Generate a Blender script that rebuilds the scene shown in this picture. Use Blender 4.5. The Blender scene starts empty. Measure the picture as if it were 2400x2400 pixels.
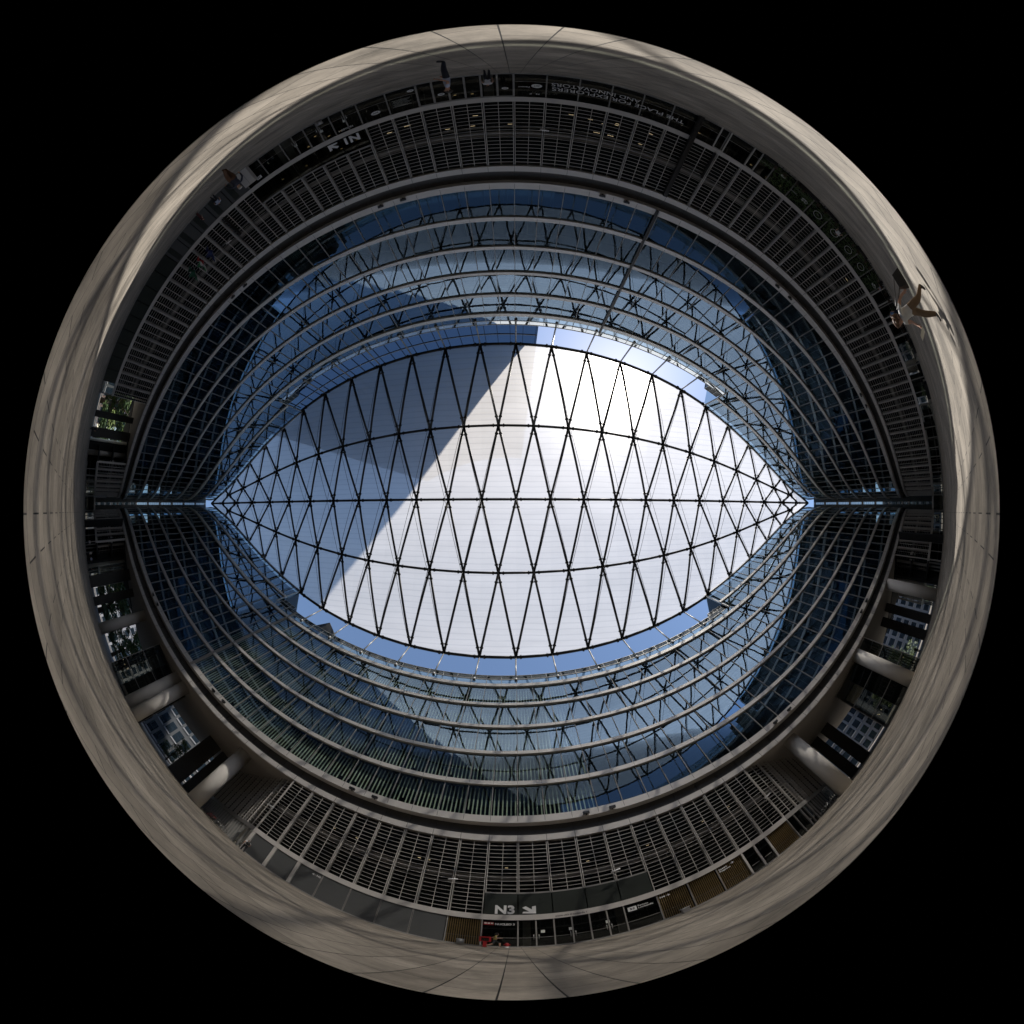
import bpy, bmesh, math, random
import numpy as np
from mathutils import Matrix, Vector
random.seed(7)
R = math.radians
sc = bpy.context.scene
col = sc.collection

# ------------------------------------------------------------------ materials
def mat(name, base=(.5,.5,.5), rough=.6, metal=0., var=.12, scale=3., spec=.5, bump=0., emit=None, estr=0., coord='Object', noise2=None):
    m = bpy.data.materials.new(name); m.use_nodes = True
    nt = m.node_tree; N = nt.nodes; L = nt.links
    b = N['Principled BSDF']
    b.inputs['Roughness'].default_value = rough
    b.inputs['Metallic'].default_value = metal
    b.inputs['Specular IOR Level'].default_value = spec
    tc = N.new('ShaderNodeTexCoord'); nz = N.new('ShaderNodeTexNoise')
    nz.inputs['Scale'].default_value = scale; nz.inputs['Detail'].default_value = 6; nz.inputs['Roughness'].default_value = .65
    L.new(tc.outputs[coord], nz.inputs['Vector'])
    mx = N.new('ShaderNodeMix'); mx.data_type = 'RGBA'
    mx.inputs['A'].default_value = tuple(c*(1-var) for c in base)+(1,)
    mx.inputs['B'].default_value = tuple(min(1,c*(1+var)) for c in base)+(1,)
    L.new(nz.outputs['Fac'], mx.inputs['Factor'])
    L.new(mx.outputs['Result'], b.inputs['Base Color'])
    if bump:
        bp = N.new('ShaderNodeBump'); bp.inputs['Strength'].default_value = bump
        L.new(nz.outputs['Fac'], bp.inputs['Height']); L.new(bp.outputs['Normal'], b.inputs['Normal'])
    if emit:
        b.inputs['Emission Color'].default_value = tuple(emit)+(1,); b.inputs['Emission Strength'].default_value = estr
    return m

def glass_mat(name, tint=(.55,.72,.9), refl=.30, body=(.010,.016,.02), trans=.55, rough=.015, wav=.02, fac_pow=1.0, tcol=(.35,.45,.45)):
    """coated curtain-wall glass: mirror coat over a half transparent tinted pane"""
    m = bpy.data.materials.new(name); m.use_nodes = True
    nt = m.node_tree; N = nt.nodes; L = nt.links; N.clear()
    out = N.new('ShaderNodeOutputMaterial')
    gl = N.new('ShaderNodeBsdfAnisotropic') if False else N.new('ShaderNodeBsdfGlossy')
    gl.inputs['Color'].default_value = tuple(tint)+(1,); gl.inputs['Roughness'].default_value = rough
    tr = N.new('ShaderNodeBsdfTransparent'); tr.inputs['Color'].default_value = tuple(tcol)+(1,)
    df = N.new('ShaderNodeBsdfDiffuse'); df.inputs['Color'].default_value = tuple(body)+(1,)
    m1 = N.new('ShaderNodeMixShader'); m1.inputs[0].default_value = trans
    L.new(df.outputs[0], m1.inputs[1]); L.new(tr.outputs[0], m1.inputs[2])
    lw = N.new('ShaderNodeFresnel'); lw.inputs['IOR'].default_value = 1.5
    mt = N.new('ShaderNodeMath'); mt.operation = 'MULTIPLY_ADD'; mt.inputs[1].default_value = fac_pow; mt.inputs[2].default_value = refl; mt.use_clamp = True
    L.new(lw.outputs[0], mt.inputs[0])
    m2 = N.new('ShaderNodeMixShader'); L.new(mt.outputs[0], m2.inputs[0]); L.new(m1.outputs[0], m2.inputs[1]); L.new(gl.outputs[0], m2.inputs[2])
    L.new(m2.outputs[0], out.inputs[0])
    tc = N.new('ShaderNodeTexCoord'); nz = N.new('ShaderNodeTexNoise'); nz.inputs['Scale'].default_value = .55; nz.inputs['Detail'].default_value = 1
    L.new(tc.outputs['Object'], nz.inputs['Vector'])
    bp = N.new('ShaderNodeBump'); bp.inputs['Strength'].default_value = wav; bp.inputs['Distance'].default_value = 1.
    L.new(nz.outputs['Fac'], bp.inputs['Height']); L.new(bp.outputs[0], gl.inputs['Normal'])
    return m

def foil_mat():
    m = bpy.data.materials.new('roof_foil'); m.use_nodes = True
    nt = m.node_tree; N = nt.nodes; L = nt.links; N.clear()
    out = N.new('ShaderNodeOutputMaterial')
    tc = N.new('ShaderNodeTexCoord')
    wv = N.new('ShaderNodeTexWave'); wv.wave_type = 'BANDS'; wv.bands_direction = 'Y'; wv.inputs['Scale'].default_value = .36; wv.inputs['Distortion'].default_value = 2.2; wv.inputs['Detail'].default_value = 3; wv.inputs['Detail Scale'].default_value = .35
    L.new(tc.outputs['Object'], wv.inputs['Vector'])
    rp = N.new('ShaderNodeValToRGB'); rp.color_ramp.elements[0].position = 0.0; rp.color_ramp.elements[0].color = (.86,.86,.87,1)
    rp.color_ramp.elements[1].position = .12; rp.color_ramp.elements[1].color = (1,1,1,1)
    L.new(wv.outputs['Fac'], rp.inputs['Fac'])
    nz = N.new('ShaderNodeTexNoise'); nz.inputs['Scale'].default_value = .25; nz.inputs['Detail'].default_value = 5; nz.inputs['Roughness'].default_value=.6
    mp = N.new('ShaderNodeMapping'); mp.inputs['Scale'].default_value = (.35,2.2,1)
    L.new(tc.outputs['Object'], mp.inputs['Vector']); L.new(mp.outputs[0], nz.inputs['Vector'])
    mx = N.new('ShaderNodeMix'); mx.data_type='RGBA'; mx.inputs['A'].default_value=(.57,.535,.495,1); mx.inputs['B'].default_value=(.76,.72,.68,1)
    L.new(nz.outputs['Fac'], mx.inputs['Factor'])
    ml = N.new('ShaderNodeMix'); ml.data_type='RGBA'; ml.blend_type='MULTIPLY'; ml.inputs['Factor'].default_value=1
    L.new(mx.outputs['Result'], ml.inputs['A']); L.new(rp.outputs['Color'], ml.inputs['B'])
    tl = N.new('ShaderNodeBsdfTranslucent'); L.new(ml.outputs['Result'], tl.inputs['Color'])
    df = N.new('ShaderNodeBsdfDiffuse'); L.new(ml.outputs['Result'], df.inputs['Color'])
    tr = N.new('ShaderNodeBsdfTransparent'); tr.inputs['Color'].default_value=(.95,.92,.87,1)
    gs = N.new('ShaderNodeBsdfGlossy'); gs.inputs['Roughness'].default_value=.12
    rf = N.new('ShaderNodeBsdfRefraction'); rf.inputs['IOR'].default_value=1.13; rf.inputs['Roughness'].default_value=1.0
    rf.inputs['Color'].default_value=(1,.97,.92,1)
    a = N.new('ShaderNodeMixShader'); a.inputs[0].default_value=.16; L.new(tl.outputs[0],a.inputs[1]); L.new(df.outputs[0],a.inputs[2])
    b = N.new('ShaderNodeMixShader'); b.inputs[0].default_value=.29; L.new(a.outputs[0],b.inputs[1]); L.new(tr.outputs[0],b.inputs[2])
    c = N.new('ShaderNodeMixShader'); c.inputs[0].default_value=.075; L.new(b.outputs[0],c.inputs[1]); L.new(rf.outputs[0],c.inputs[2])
    d = N.new('ShaderNodeMixShader'); d.inputs[0].default_value=.05; L.new(c.outputs[0],d.inputs[1]); L.new(gs.outputs[0],d.inputs[2])
    L.new(d.outputs[0], out.inputs[0])
    return m

def paving_mat():
    m = bpy.data.materials.new('stone_paving'); m.use_nodes = True
    nt = m.node_tree; N = nt.nodes; L = nt.links; b = N['Principled BSDF']
    tc = N.new('ShaderNodeTexCoord'); mp = N.new('ShaderNodeMapping')
    mp.inputs['Rotation'].default_value=(0,0,R(90)); mp.inputs['Location'].default_value=(0,.12,0)
    L.new(tc.outputs['Object'], mp.inputs['Vector'])
    br = N.new('ShaderNodeTexBrick'); br.offset=.37; br.offset_frequency=2; br.squash=1
    br.inputs['Scale'].default_value=1; br.inputs['Mortar Size'].default_value=.011; br.inputs['Brick Width'].default_value=1.22; br.inputs['Row Height'].default_value=.61
    br.inputs['Mortar Smooth'].default_value=.2; br.inputs['Bias'].default_value=0
    br.inputs['Color1'].default_value=(.200,.174,.142,1); br.inputs['Color2'].default_value=(.262,.230,.190,1); br.inputs['Mortar'].default_value=(.012,.011,.01,1)
    L.new(mp.outputs[0], br.inputs['Vector'])
    nz = N.new('ShaderNodeTexNoise'); nz.inputs['Scale'].default_value=.42; nz.inputs['Detail'].default_value=10; nz.inputs['Roughness'].default_value=.7
    L.new(tc.outputs['Object'], nz.inputs['Vector'])
    n2 = N.new('ShaderNodeTexNoise'); n2.inputs['Scale'].default_value=11; n2.inputs['Detail'].default_value=6
    L.new(tc.outputs['Object'], n2.inputs['Vector'])
    ad = N.new('ShaderNodeMath'); ad.operation='MULTIPLY_ADD'; ad.inputs[1].default_value=2.6; ad.inputs[2].default_value=-.62  # stone mottling, contrast raised to paint in lattice shadow streaks
    L.new(nz.outputs['Fac'], ad.inputs[0])
    a2 = N.new('ShaderNodeMath'); a2.operation='MULTIPLY_ADD'; a2.inputs[1].default_value=.35; L.new(n2.outputs['Fac'], a2.inputs[0]); L.new(ad.outputs[0], a2.inputs[2])
    mul = N.new('ShaderNodeMix'); mul.data_type='RGBA'; mul.blend_type='MULTIPLY'; mul.inputs['Factor'].default_value=1
    L.new(br.outputs['Color'], mul.inputs['A']); L.new(a2.outputs[0], mul.inputs['B'])
    L.new(mul.outputs['Result'], b.inputs['Base Color'])
    b.inputs['Roughness'].default_value=.62; b.inputs['Specular IOR Level'].default_value=.35
    bp = N.new('ShaderNodeBump'); bp.inputs['Strength'].default_value=.25; bp.inputs['Distance'].default_value=.01
    L.new(br.outputs['Fac'], bp.inputs['Height']); bp.invert=True; L.new(bp.outputs[0], b.inputs['Normal'])
    return m

M = {}
M['alu'] = mat('light_aluminium', (.60,.57,.54), .42, .15, .10, .8)
M['alu_d'] = mat('grey_aluminium', (.30,.29,.28), .45, .2, .15, .8)
M['rail'] = mat('galvanised_steel', (.45,.45,.44), .4, .5, .1, 2)
M['mull'] = mat('mullion_aluminium', (.27,.26,.245), .5, .1, .1, 2)
M['steel'] = mat('dark_roof_steel', (.022,.020,.018), .45, .2, .2, 2)
M['recess'] = mat('shade_dark_recess', (.075,.07,.066), .55, .1, .2, .6)  # dark base colour carries the shade of the cornice recess; roof shares it
M['blade'] = mat('louvre_blade_shaded', (.30,.285,.262), .5, .1, .15, 1.2)  # blade colour kept darker to paint in the shaded undersides
M['soffit'] = mat('plaster_soffit', (.40,.37,.335), .8, 0, .06, .5)
M['col'] = mat('painted_concrete', (.68,.65,.61), .7, 0, .07, .8)
M['pier'] = mat('dark_pier_cladding', (.05,.048,.046), .6, 0, .2, 1)
M['panel'] = mat('dark_grey_panel', (.095,.098,.10), .38, .1, .14, .7)
M['panel2'] = mat('green_black_panel', (.035,.04,.036), .3, .1, .2, .7)
M['core'] = mat('dark_interior', (.020,.021,.022), .8, 0, .3, .6)
M['blind'] = mat('pale_green_blind', (.54,.59,.52), .7, 0, .35, .5)
M['slat'] = mat('bamboo_slat', (.34,.24,.105), .6, 0, .3, 5)
M['glass'] = glass_mat('coated_facade_glass',(.41,.57,.74),.062,(.008,.011,.011),.90,.006,.004,.42,(.76,.84,.77))
M['shop'] = glass_mat('dark_shop_glass', (.8,.85,.85), .02, (.008,.009,.008), .8, .01, .003, .9, (.55,.56,.52))
M['tower'] = glass_mat('blue_tower_glass', (.36,.46,.58), .07, (.010,.020,.036), .0, .02, .005, .42)
M['guard'] = glass_mat('clear_guard_glass', (.9,.95,.95), .05, (.2,.25,.25), .9, .02, .0, 1.0, (.75,.85,.85))
M['clear'] = glass_mat('clear_screen_glass', (.9,.9,.9), .0, (.01,.01,.01), .97, .02, .0, .6, (.95,.94,.90))
M['foil'] = foil_mat()
M['pave'] = paving_mat()
M['white'] = mat('white_lettering', (.72,.72,.72), .5, 0, .03, 3)
M['black'] = mat('black_plastic', (.015,.015,.016), .4, 0, .2, 3)
M['red'] = mat('red_enamel', (.30,.012,.015), .4, 0, .15, 6)
M['paper'] = mat('printed_paper', (.62,.64,.60), .8, 0, .12, 30)
M['leaf'] = mat('leaf_green', (.05,.085,.022), .6, 0, .45, 3)
M['leaf2'] = mat('leaf_sunlit_green', (.12,.16,.035), .6, 0, .4, 3)  # lighter leaf tone with the sunlight on the crowns put into its colour
M['bark'] = mat('tree_bark', (.10,.075,.055), .9, 0, .3, 6, bump=.3)
M['wood'] = mat('dark_wood', (.07,.045,.03), .6, 0, .3, 4)
M['lamp2'] = mat('lit_shop_window', (.8,.6,.3), .5, 0, 0, 1, emit=(1,.72,.35), estr=.5)
M['lamp'] = mat('lit_lamp', (.8,.7,.5), .5, 0, 0, 1, emit=(1,.78,.45), estr=.9)
M['facade_w'] = mat('white_cladding', (.30,.30,.31), .6, 0, .06, .3)
M['facade_g'] = mat('grey_cladding', (.17,.18,.20), .6, 0, .1, .3)
M['facade_b'] = mat('brick_cladding', (.22,.15,.11), .8, 0, .2, .5)
M['bglass'] = glass_mat('far_window_glass', (.8,.9,1), .15, (.02,.03,.04), .0, .05, .0)
M['skin'] = mat('skin', (.42,.25,.18), .6, 0, .06, 8)
M['hair_b'] = mat('brown_hair', (.11,.055,.025), .55, 0, .4, 40, bump=.6)
M['hair_k'] = mat('dark_hair', (.02,.015,.012), .5, 0, .3, 30, bump=.5)
M['hair_g'] = mat('grey_hair', (.35,.34,.33), .6, 0, .3, 30, bump=.5)
CL = {}
def cloth(name, c): 
    if name not in CL: CL[name] = mat(name+'_cloth', c, .85, 0, .12, 12)
    return CL[name]

# ------------------------------------------------------------------ plan geometry (image right = +X, image down = +Y)
K0,K2,K4 = .0113214286, .199170102e-5, -.224865653e-8
X0, DB, DT = -2.99184, 22.5, 25.5302
BAY = 1.982026
_S = np.arange(-84,84.01,.05)
def _ang(s): return K0*s + K2*s**3/3 + K4*s**5/5
_a = _ang(_S[:-1]+.025)
_cx = np.concatenate([[0],np.cumsum(np.cos(_a)*.05)]); _cy = np.concatenate([[0],np.cumsum(np.sin(_a)*.05)])
_i0 = len(_S)//2; _cx -= _cx[_i0]; _cy -= _cy[_i0]
def P(side, s, off=0.):
    x = float(np.interp(s,_S,_cx)); y = float(np.interp(s,_S,_cy)); a = _ang(s)
    if side=='S': return (X0+x+off*math.sin(a), DB-y+off*math.cos(a))
    return (X0+x+off*math.sin(a), -DT+y-off*math.cos(a))
SB = [3.30+BAY*i for i in range(-41,39)]      # south mullion lines
NB = [3.08+BAY*i for i in range(-41,39)]      # north mullion lines

# ------------------------------------------------------------------ mesh helpers
class MB:
    def __init__(s): s.v=[]; s.f=[]; s.m=[]; s.sm=[]
    def add(s, V, F, m=0, smooth=False):
        n=len(s.v); s.v += [tuple(p) for p in V]; s.f += [tuple(i+n for i in f) for f in F]; s.m += [m]*len(F); s.sm += [smooth]*len(F); return s
    def hexa(s, c, m=0):  # c: 8 corners, bottom 4 then top 4
        return s.add(c, [(3,2,1,0),(4,5,6,7),(0,1,5,4),(1,2,6,5),(2,3,7,6),(3,0,4,7)], m)
    def box(s, x0,x1,y0,y1,z0,z1,m=0):
        return s.hexa([(x0,y0,z0),(x1,y0,z0),(x1,y1,z0),(x0,y1,z0),(x0,y0,z1),(x1,y0,z1),(x1,y1,z1),(x0,y1,z1)],m)
    def lbox(s, fr, u0,u1,v0,v1,z0,z1,m=0):
        return s.hexa([fr(u,v,z) for (u,v,z) in ((u0,v0,z0),(u1,v0,z0),(u1,v1,z0),(u0,v1,z0),(u0,v0,z1),(u1,v0,z1),(u1,v1,z1),(u0,v1,z1))],m)
    def quad(s,a,b,c,d,m=0): return s.add([a,b,c,d],[(0,1,2,3)],m)
    def sweep(s, side, ss, o0,o1,z0,z1,m=0):
        V=[]; F=[]
        for q in ss:
            a=P(side,q,o0); b=P(side,q,o1)
            V += [(a[0],a[1],z0),(b[0],b[1],z0),(b[0],b[1],z1),(a[0],a[1],z1)]
        n=len(ss)
        for i in range(n-1):
            k=4*i
            for j in range(4): F.append((k+j,k+(j+1)%4,k+4+(j+1)%4,k+4+j))
        F += [(3,2,1,0),(4*n-4,4*n-3,4*n-2,4*n-1)]
        return s.add(V,F,m)
    def path(s, pts, w0,w1,z0,z1,m=0):  # offset strip along a plan polyline (to its left)
        V=[];F=[];n=len(pts)
        for i,p in enumerate(pts):
            a=pts[max(0,i-1)]; b=pts[min(n-1,i+1)]; d=Vector((b[0]-a[0],b[1]-a[1])).normalized(); nn=Vector((-d.y,d.x))
            for (w,z) in ((w0,z0),(w1,z0),(w1,z1),(w0,z1)): V.append((p[0]+nn.x*w,p[1]+nn.y*w,z))
        for i in range(n-1):
            k=4*i
            for j in range(4): F.append((k+j,k+(j+1)%4,k+4+(j+1)%4,k+4+j))
        F += [(3,2,1,0),(4*n-4,4*n-3,4*n-2,4*n-1)]
        return s.add(V,F,m)
    def tube(s, a,b,r,r2=None,seg=8,m=0,smooth=True):
        a=Vector(a);b=Vector(b);d=b-a
        if d.length<1e-6: return s
        r2 = r if r2 is None else r2
        d.normalize(); u=d.orthogonal().normalized(); w=d.cross(u)
        V=[]
        for (p,rr) in ((a,r),(b,r2)):
            for i in range(seg):
                t=2*math.pi*i/seg; V.append(p+u*math.cos(t)*rr+w*math.sin(t)*rr)
        F=[(i,(i+1)%seg,seg+(i+1)%seg,seg+i) for i in range(seg)]
        s.add(V,F,m,smooth); s.add([],[],m)
        n=len(s.v)-2*seg
        s.f += [tuple(n+i for i in reversed(range(seg))), tuple(n+seg+i for i in range(seg))]; s.m += [m,m]; s.sm += [False,False]
        return s
    def ball(s, c, r, m=0, seg=10, rings=6, sq=(1,1,1), jit=0.):
        V=[];F=[]
        for j in range(rings+1):
            ph=math.pi*j/rings
            for i in range(seg):
                t=2*math.pi*i/seg; k=1+random.uniform(-jit,jit)
                V.append((c[0]+r*sq[0]*k*math.sin(ph)*math.cos(t), c[1]+r*sq[1]*k*math.sin(ph)*math.sin(t), c[2]+r*sq[2]*k*math.cos(ph)))
        for j in range(rings):
            for i in range(seg): F.append((j*seg+i,(j+1)*seg+i,(j+1)*seg+(i+1)%seg,j*seg+(i+1)%seg))
        return s.add(V,F,m,True)
    def torus(s, c, ux, uy, R_, r, m=0, seg=24, k=6):
        ux=Vector(ux);uy=Vector(uy);nz=ux.cross(uy);V=[];F=[]
        for i in range(seg):
            t=2*math.pi*i/seg; d=ux*math.cos(t)+uy*math.sin(t); cc=Vector(c)+d*R_
            for j in range(k):
                q=2*math.pi*j/k; V.append(cc+d*math.cos(q)*r+nz*math.sin(q)*r)
        for i in range(seg):
            for j in range(k): F.append((i*k+j,i*k+(j+1)%k,((i+1)%seg)*k+(j+1)%k,((i+1)%seg)*k+j))
        return s.add(V,F,m,True)
    def build(s, name, mats, parent=None, **kw):
        me=bpy.data.meshes.new(name); me.from_pydata(s.v,[],s.f)
        for m_ in (mats if isinstance(mats,(list,tuple)) else [mats]): me.materials.append(m_)
        me.polygons.foreach_set('material_index', s.m); me.polygons.foreach_set('use_smooth', s.sm); me.update()
        o=bpy.data.objects.new(name,me); col.objects.link(o)
        if parent: o.parent=parent
        tag(o,**kw); return o
def tag(o, label=None, cat=None, group=None, kind=None):
    if label: o['label']=label
    if cat: o['category']=cat
    if group: o['group']=group
    if kind: o['kind']=kind
    return o
def thing(name, loc, label, cat, group=None, rz=0):
    o=bpy.data.objects.new(name,None); o.empty_display_size=.2; col.objects.link(o); o.location=loc; o.rotation_euler=(0,0,rz); return tag(o,label,cat,group)
def frame(side, s0, s1, off=0.):
    a=P(side,s0,off); b=P(side,s1,off); d=Vector((b[0]-a[0],b[1]-a[1])); Ln=d.length; d.normalize()
    n=Vector((-d.y,d.x)) if side=='S' else Vector((d.y,-d.x))
    def fr(u,v,z): return (a[0]+d.x*u+n.x*v, a[1]+d.y*u+n.y*v, z)
    return fr, Ln

# ------------------------------------------------------------------ world, sun, camera
SUN = Vector((.33752,-.40182,.85125))
w = bpy.data.worlds.new('World'); sc.world=w; w.use_nodes=True
N=w.node_tree.nodes; L=w.node_tree.links
sky=N.new('ShaderNodeTexSky'); sky.sky_type='NISHITA'; sky.sun_disc=False
sky.sun_elevation=math.asin(SUN.z); sky.sun_rotation=math.atan2(SUN.x,SUN.y); sky.air_density=1.0; sky.dust_density=.3; sky.ozone_density=1.5
L.new(sky.outputs[0], N['Background'].inputs[0]); N['Background'].inputs[1].default_value=.15
sl=bpy.data.lights.new('sun','SUN'); sl.energy=5.0; sl.angle=R(.53); sl.color=(1,.965,.91)
so=bpy.data.objects.new('sun',sl); col.objects.link(so); so.rotation_euler=(-SUN).to_track_quat('-Z','Y').to_euler(); so.location=(30,-30,120)

cam=bpy.data.cameras.new('camera'); co=bpy.data.objects.new('camera',cam); col.objects.link(co); sc.camera=co
tx,ty=.00897,-.01197
ax=Vector((-tx,-ty,1)).normalized(); rt=Vector((1,0,tx)); rt=(rt-ax*rt.dot(ax)).normalized(); up=(-ax).cross(rt)*-1
up = (-ax).cross(rt)   # z x x = y
mw=Matrix((rt,up,-ax)).transposed().to_4x4(); mw.translation=(0,0,1.4555); co.matrix_world=mw
cam.type='PANO'; cam.sensor_width=36; cam.sensor_height=36; cam.clip_end=3000; cam.clip_start=.05
cc=cam.cycles if hasattr(cam,'cycles') else cam
for tgt in (cam, getattr(cam,'cycles',None)):
    if tgt is None: continue
    try:
        tgt.panorama_type='FISHEYE_EQUISOLID'; tgt.fisheye_lens=10.5567; tgt.fisheye_fov=R(217.7)
    except Exception as e: pass
sc.view_settings.view_transform='Standard'; sc.view_settings.look='None'; sc.view_settings.exposure=0.32; sc.view_settings.gamma=1
sc.cycles.use_denoising=True
sc.cycles.max_bounces=8; sc.cycles.diffuse_bounces=4; sc.cycles.glossy_bounces=4; sc.cycles.transmission_bounces=4; sc.cycles.transparent_max_bounces=16
sc.cycles.caustics_reflective=False; sc.cycles.sample_clamp_indirect=6
sc.cycles.film_exposure=1

# ------------------------------------------------------------------ ground
g=MB()
ring=[0,6,14,30,60,120,300,700]; seg=64; V=[(0,0,0)]; F=[]
for r_ in ring[1:]:
    for i in range(seg): V.append((r_*math.cos(2*math.pi*i/seg),r_*math.sin(2*math.pi*i/seg),0))
for i in range(seg): F.append((0,1+i,1+(i+1)%seg))
for k in range(len(ring)-2):
    b0=1+k*seg
    for i in range(seg): F.append((b0+i,b0+seg+i,b0+seg+(i+1)%seg,b0+(i+1)%seg))
g.add(V,F); g.build('ground',M['pave'],kind='structure')

# ------------------------------------------------------------------ the two curved office buildings
FL=[(13.65,17.2),(17.75,21.4),(21.9,25.6),(26.1,29.8),(30.35,34.0)]      # glazing of each storey
BANDS=[(17.2,17.75),(21.4,21.9),(25.6,26.1),(29.8,30.35)]
SOUTH=thing('office_building',(0,24,0),'curved glass office building with the N3 entrance and round columns below','office building','curved office buildings round the plaza')
NORTH=thing('office_building',(0,-27,0),'curved glass office building with the N1 entrance and a lower tower behind it','office building','curved office buildings round the plaza')
NORTH['label']='curved glass office building with N1 entrance and café terrace, in front of the tall tower'
def rel(parent,o): o.parent=parent; o.matrix_parent_inverse=Matrix.Translation(-parent.location); return o
def part(mb,name,mats,parent,**kw):
    o=mb.build(name,mats,None,**kw); return rel(parent,o)
EX=36.9                       # beyond this the facade has two more storeys
def window_mesh(mb, side, s0, s1, z0, z1):
    fr,Ln=frame(side,s0,s1,.10)
    t=random.uniform(-.004,.004); t2=random.uniform(-.006,.006)
    mb.quad(fr(.03,t,z0),fr(Ln-.03,-t,z0),fr(Ln-.03,-t+t2,z1),fr(.03,t+t2,z1),0) if side=='N' else mb.quad(fr(Ln-.03,-t,z0),fr(.03,t,z0),fr(.03,t+t2,z1),fr(Ln-.03,-t+t2,z1),0)
    mb.lbox(fr,-.030,.030,-.09,.04,z0-.03,z1+.03,1)
    if z1-z0>3: mb.lbox(fr,.03,Ln-.03,-.012,.03,z0,z0+.05,1)
def building(side, B, SL):
    n=len(SL)
    cells=[]
    for i in range(n-1):
        s0,s1=SL[i],SL[i+1]
        for (a,b) in FL: cells.append((s0,s1,a,b))
        cells.append((s0,s1,34.75,36.0))
        mid=(s0+s1)/2-(-.0)
        if abs(mid)>EX:
            cells.append((s0,s1,36.0,38.3)); cells.append((s0,s1,38.85,43.0))
    def app(c):
        p=Vector(P(side,(c[0]+c[1])/2)); z=(c[2]+c[3])/2-1.5; d=math.sqrt(p.length_squared+z*z)
        return -(c[3]-c[2])*(p.length/d)**1/d**2
    cells.sort(key=app)
    for c in cells[:100]:
        mb=MB(); window_mesh(mb,side,*c); part(mb,'window',[M['glass'],M['mull']],B)
    mb=MB()
    for c in cells[100:]: window_mesh(mb,side,*c)
    part(mb,'window',[M['glass'],M['mull']],B,kind='stuff')
    full=[SL[0]]+[q for k in range(n-1) for q in (SL[k]+BAY/2,SL[k+1])]
    J=MB() # panel joints, thin dark
    for (a,b) in BANDS:
        m=MB().sweep(side,full,-.10,.14,a,b); m.sweep(side,full,-.15,-.10,a+.02,a+.10); part(m,'floor_band',M['alu'],B)
    m=MB().sweep(side,full,-.10,.14,34.0,34.75); m.sweep(side,full,-.16,-.10,34.02,34.1); part(m,'floor_band',M['alu'],B)
    m=MB().sweep(side,full,0,.9,13.0,13.65); m.sweep(side,full,-.06,.85,12.86,13.0); part(m,'cornice_band',M['alu'],B)
    m=MB().sweep(side,full,.75,1.3,11.3,12.86); m.sweep(side,full,.55,.75,11.6,11.95); part(m,'cornice_recess',M['recess'],B)
    m=MB().sweep(side,full,.18,.9,10.97,11.6); part(m,'lower_cornice_band',M['alu'],B)
    for q in SL:
        fr,_=frame(side,q,q+.5)
        J.lbox(fr,-.012,.012,-.008,.03,13.0,13.65); J.lbox(fr,-.012,.012,.172,.2,10.97,11.6)
        J.lbox(fr,-.012,.012,.70,.76,11.95,12.84)
        for (a,b) in BANDS+[(34.0,34.75)]: J.lbox(fr,-.010,.010,-.107,-.09,a,b)
    part(J,'panel_joint',M['black'],B,kind='stuff')
    # upper storeys past the corners
    for sg in (-1,1):
        qs=[q for q in full if q*sg>EX-.6]
        if sg>0: qs=[EX]+[q for q in qs if q>EX]
        else: qs=[q for q in qs if q<-EX]+[-EX]
        m=MB().sweep(side,qs,-.10,.14,38.3,38.85); part(m,'floor_band',M['alu'],B)
        m=MB().sweep(side,qs,-.08,.14,43.0,43.25); part(m,'coping',M['alu'],B)
        fr,_=frame(side,sg*EX,sg*EX+.5)
        m=MB().lbox(fr,-.05,.05,0,.3,36.05,43.2,0); m.lbox(fr,-.04,.04,.3,7,36.05,42.9,1); part(m,'end_wall',[M['alu'],M['shop']],B)
        # rooftop walls behind, storey deck
        m=MB().sweep(side,qs,.6,9,35.9,42.6); part(m,'upper_storey',M['core'],B)
    # roof terrace guard rail
    for (a,b) in ((-EX,EX),):
        qs=[q for q in full if a<=q<=b]
        m=MB().sweep(side,qs,.05,.22,36.02,36.14); m.sweep(side,qs,.02,.16,36.98,37.06)
        for q in qs[::2]:
            fr,_=frame(side,q,q+.5); m.lbox(fr,-.03,.03,.02,.14,34.75,37.0)
            m.lbox(fr,-.03,.03,.1,.9,36.04,36.12)
        m.sweep(side,qs,.9,.98,36.02,36.14)
        part(m,'terrace_rail',M['rail'],B)
        m=MB().sweep(side,qs,.08,.10,36.2,36.95); part(m,'rail_glass',M['guard'],B)
        m=MB().sweep(side,qs,1.2,16,34.3,34.6); part(m,'roof',M['recess'],B)
    # inside
    m=MB().sweep(side,full,3.0,3.4,13.1,36.0 if False else 34.3)
    for (a,b) in BANDS: m.sweep(side,full,.15,3.0,a+.05,b-.05)
    m.sweep(side,full,.9,18,12.9,13.1); m.sweep(side,full,17.5,18,11,34.3); m.sweep(side,full,.15,3,34.05,34.3)
    part(m,'interior',M['core'],B)
    m=MB()
    for q in SL[:-1]:
        if side=='N' or not -36<q<9: continue
        fr,Ln=frame(side,q,q+BAY,.10)
        for (a,b) in FL:
            k=6
            for j in range(k):
                u=(j+.5)*Ln/k; an=.35+random.uniform(-.05,.05); c_,s_=math.cos(an)*.055,math.sin(an)*.055
                top=b-.05; bot=a+ (.1 if random.random()<.93 else .8)
                m.quad(fr(u-c_,.45-s_,bot),fr(u+c_,.45+s_,bot),fr(u+c_,.45+s_,top),fr(u-c_,.45-s_,top))
    part(m,'vertical_blinds',M['blind'],B,kind='stuff')
building('S',SOUTH,SB); building('N',NORTH,NB)

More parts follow.
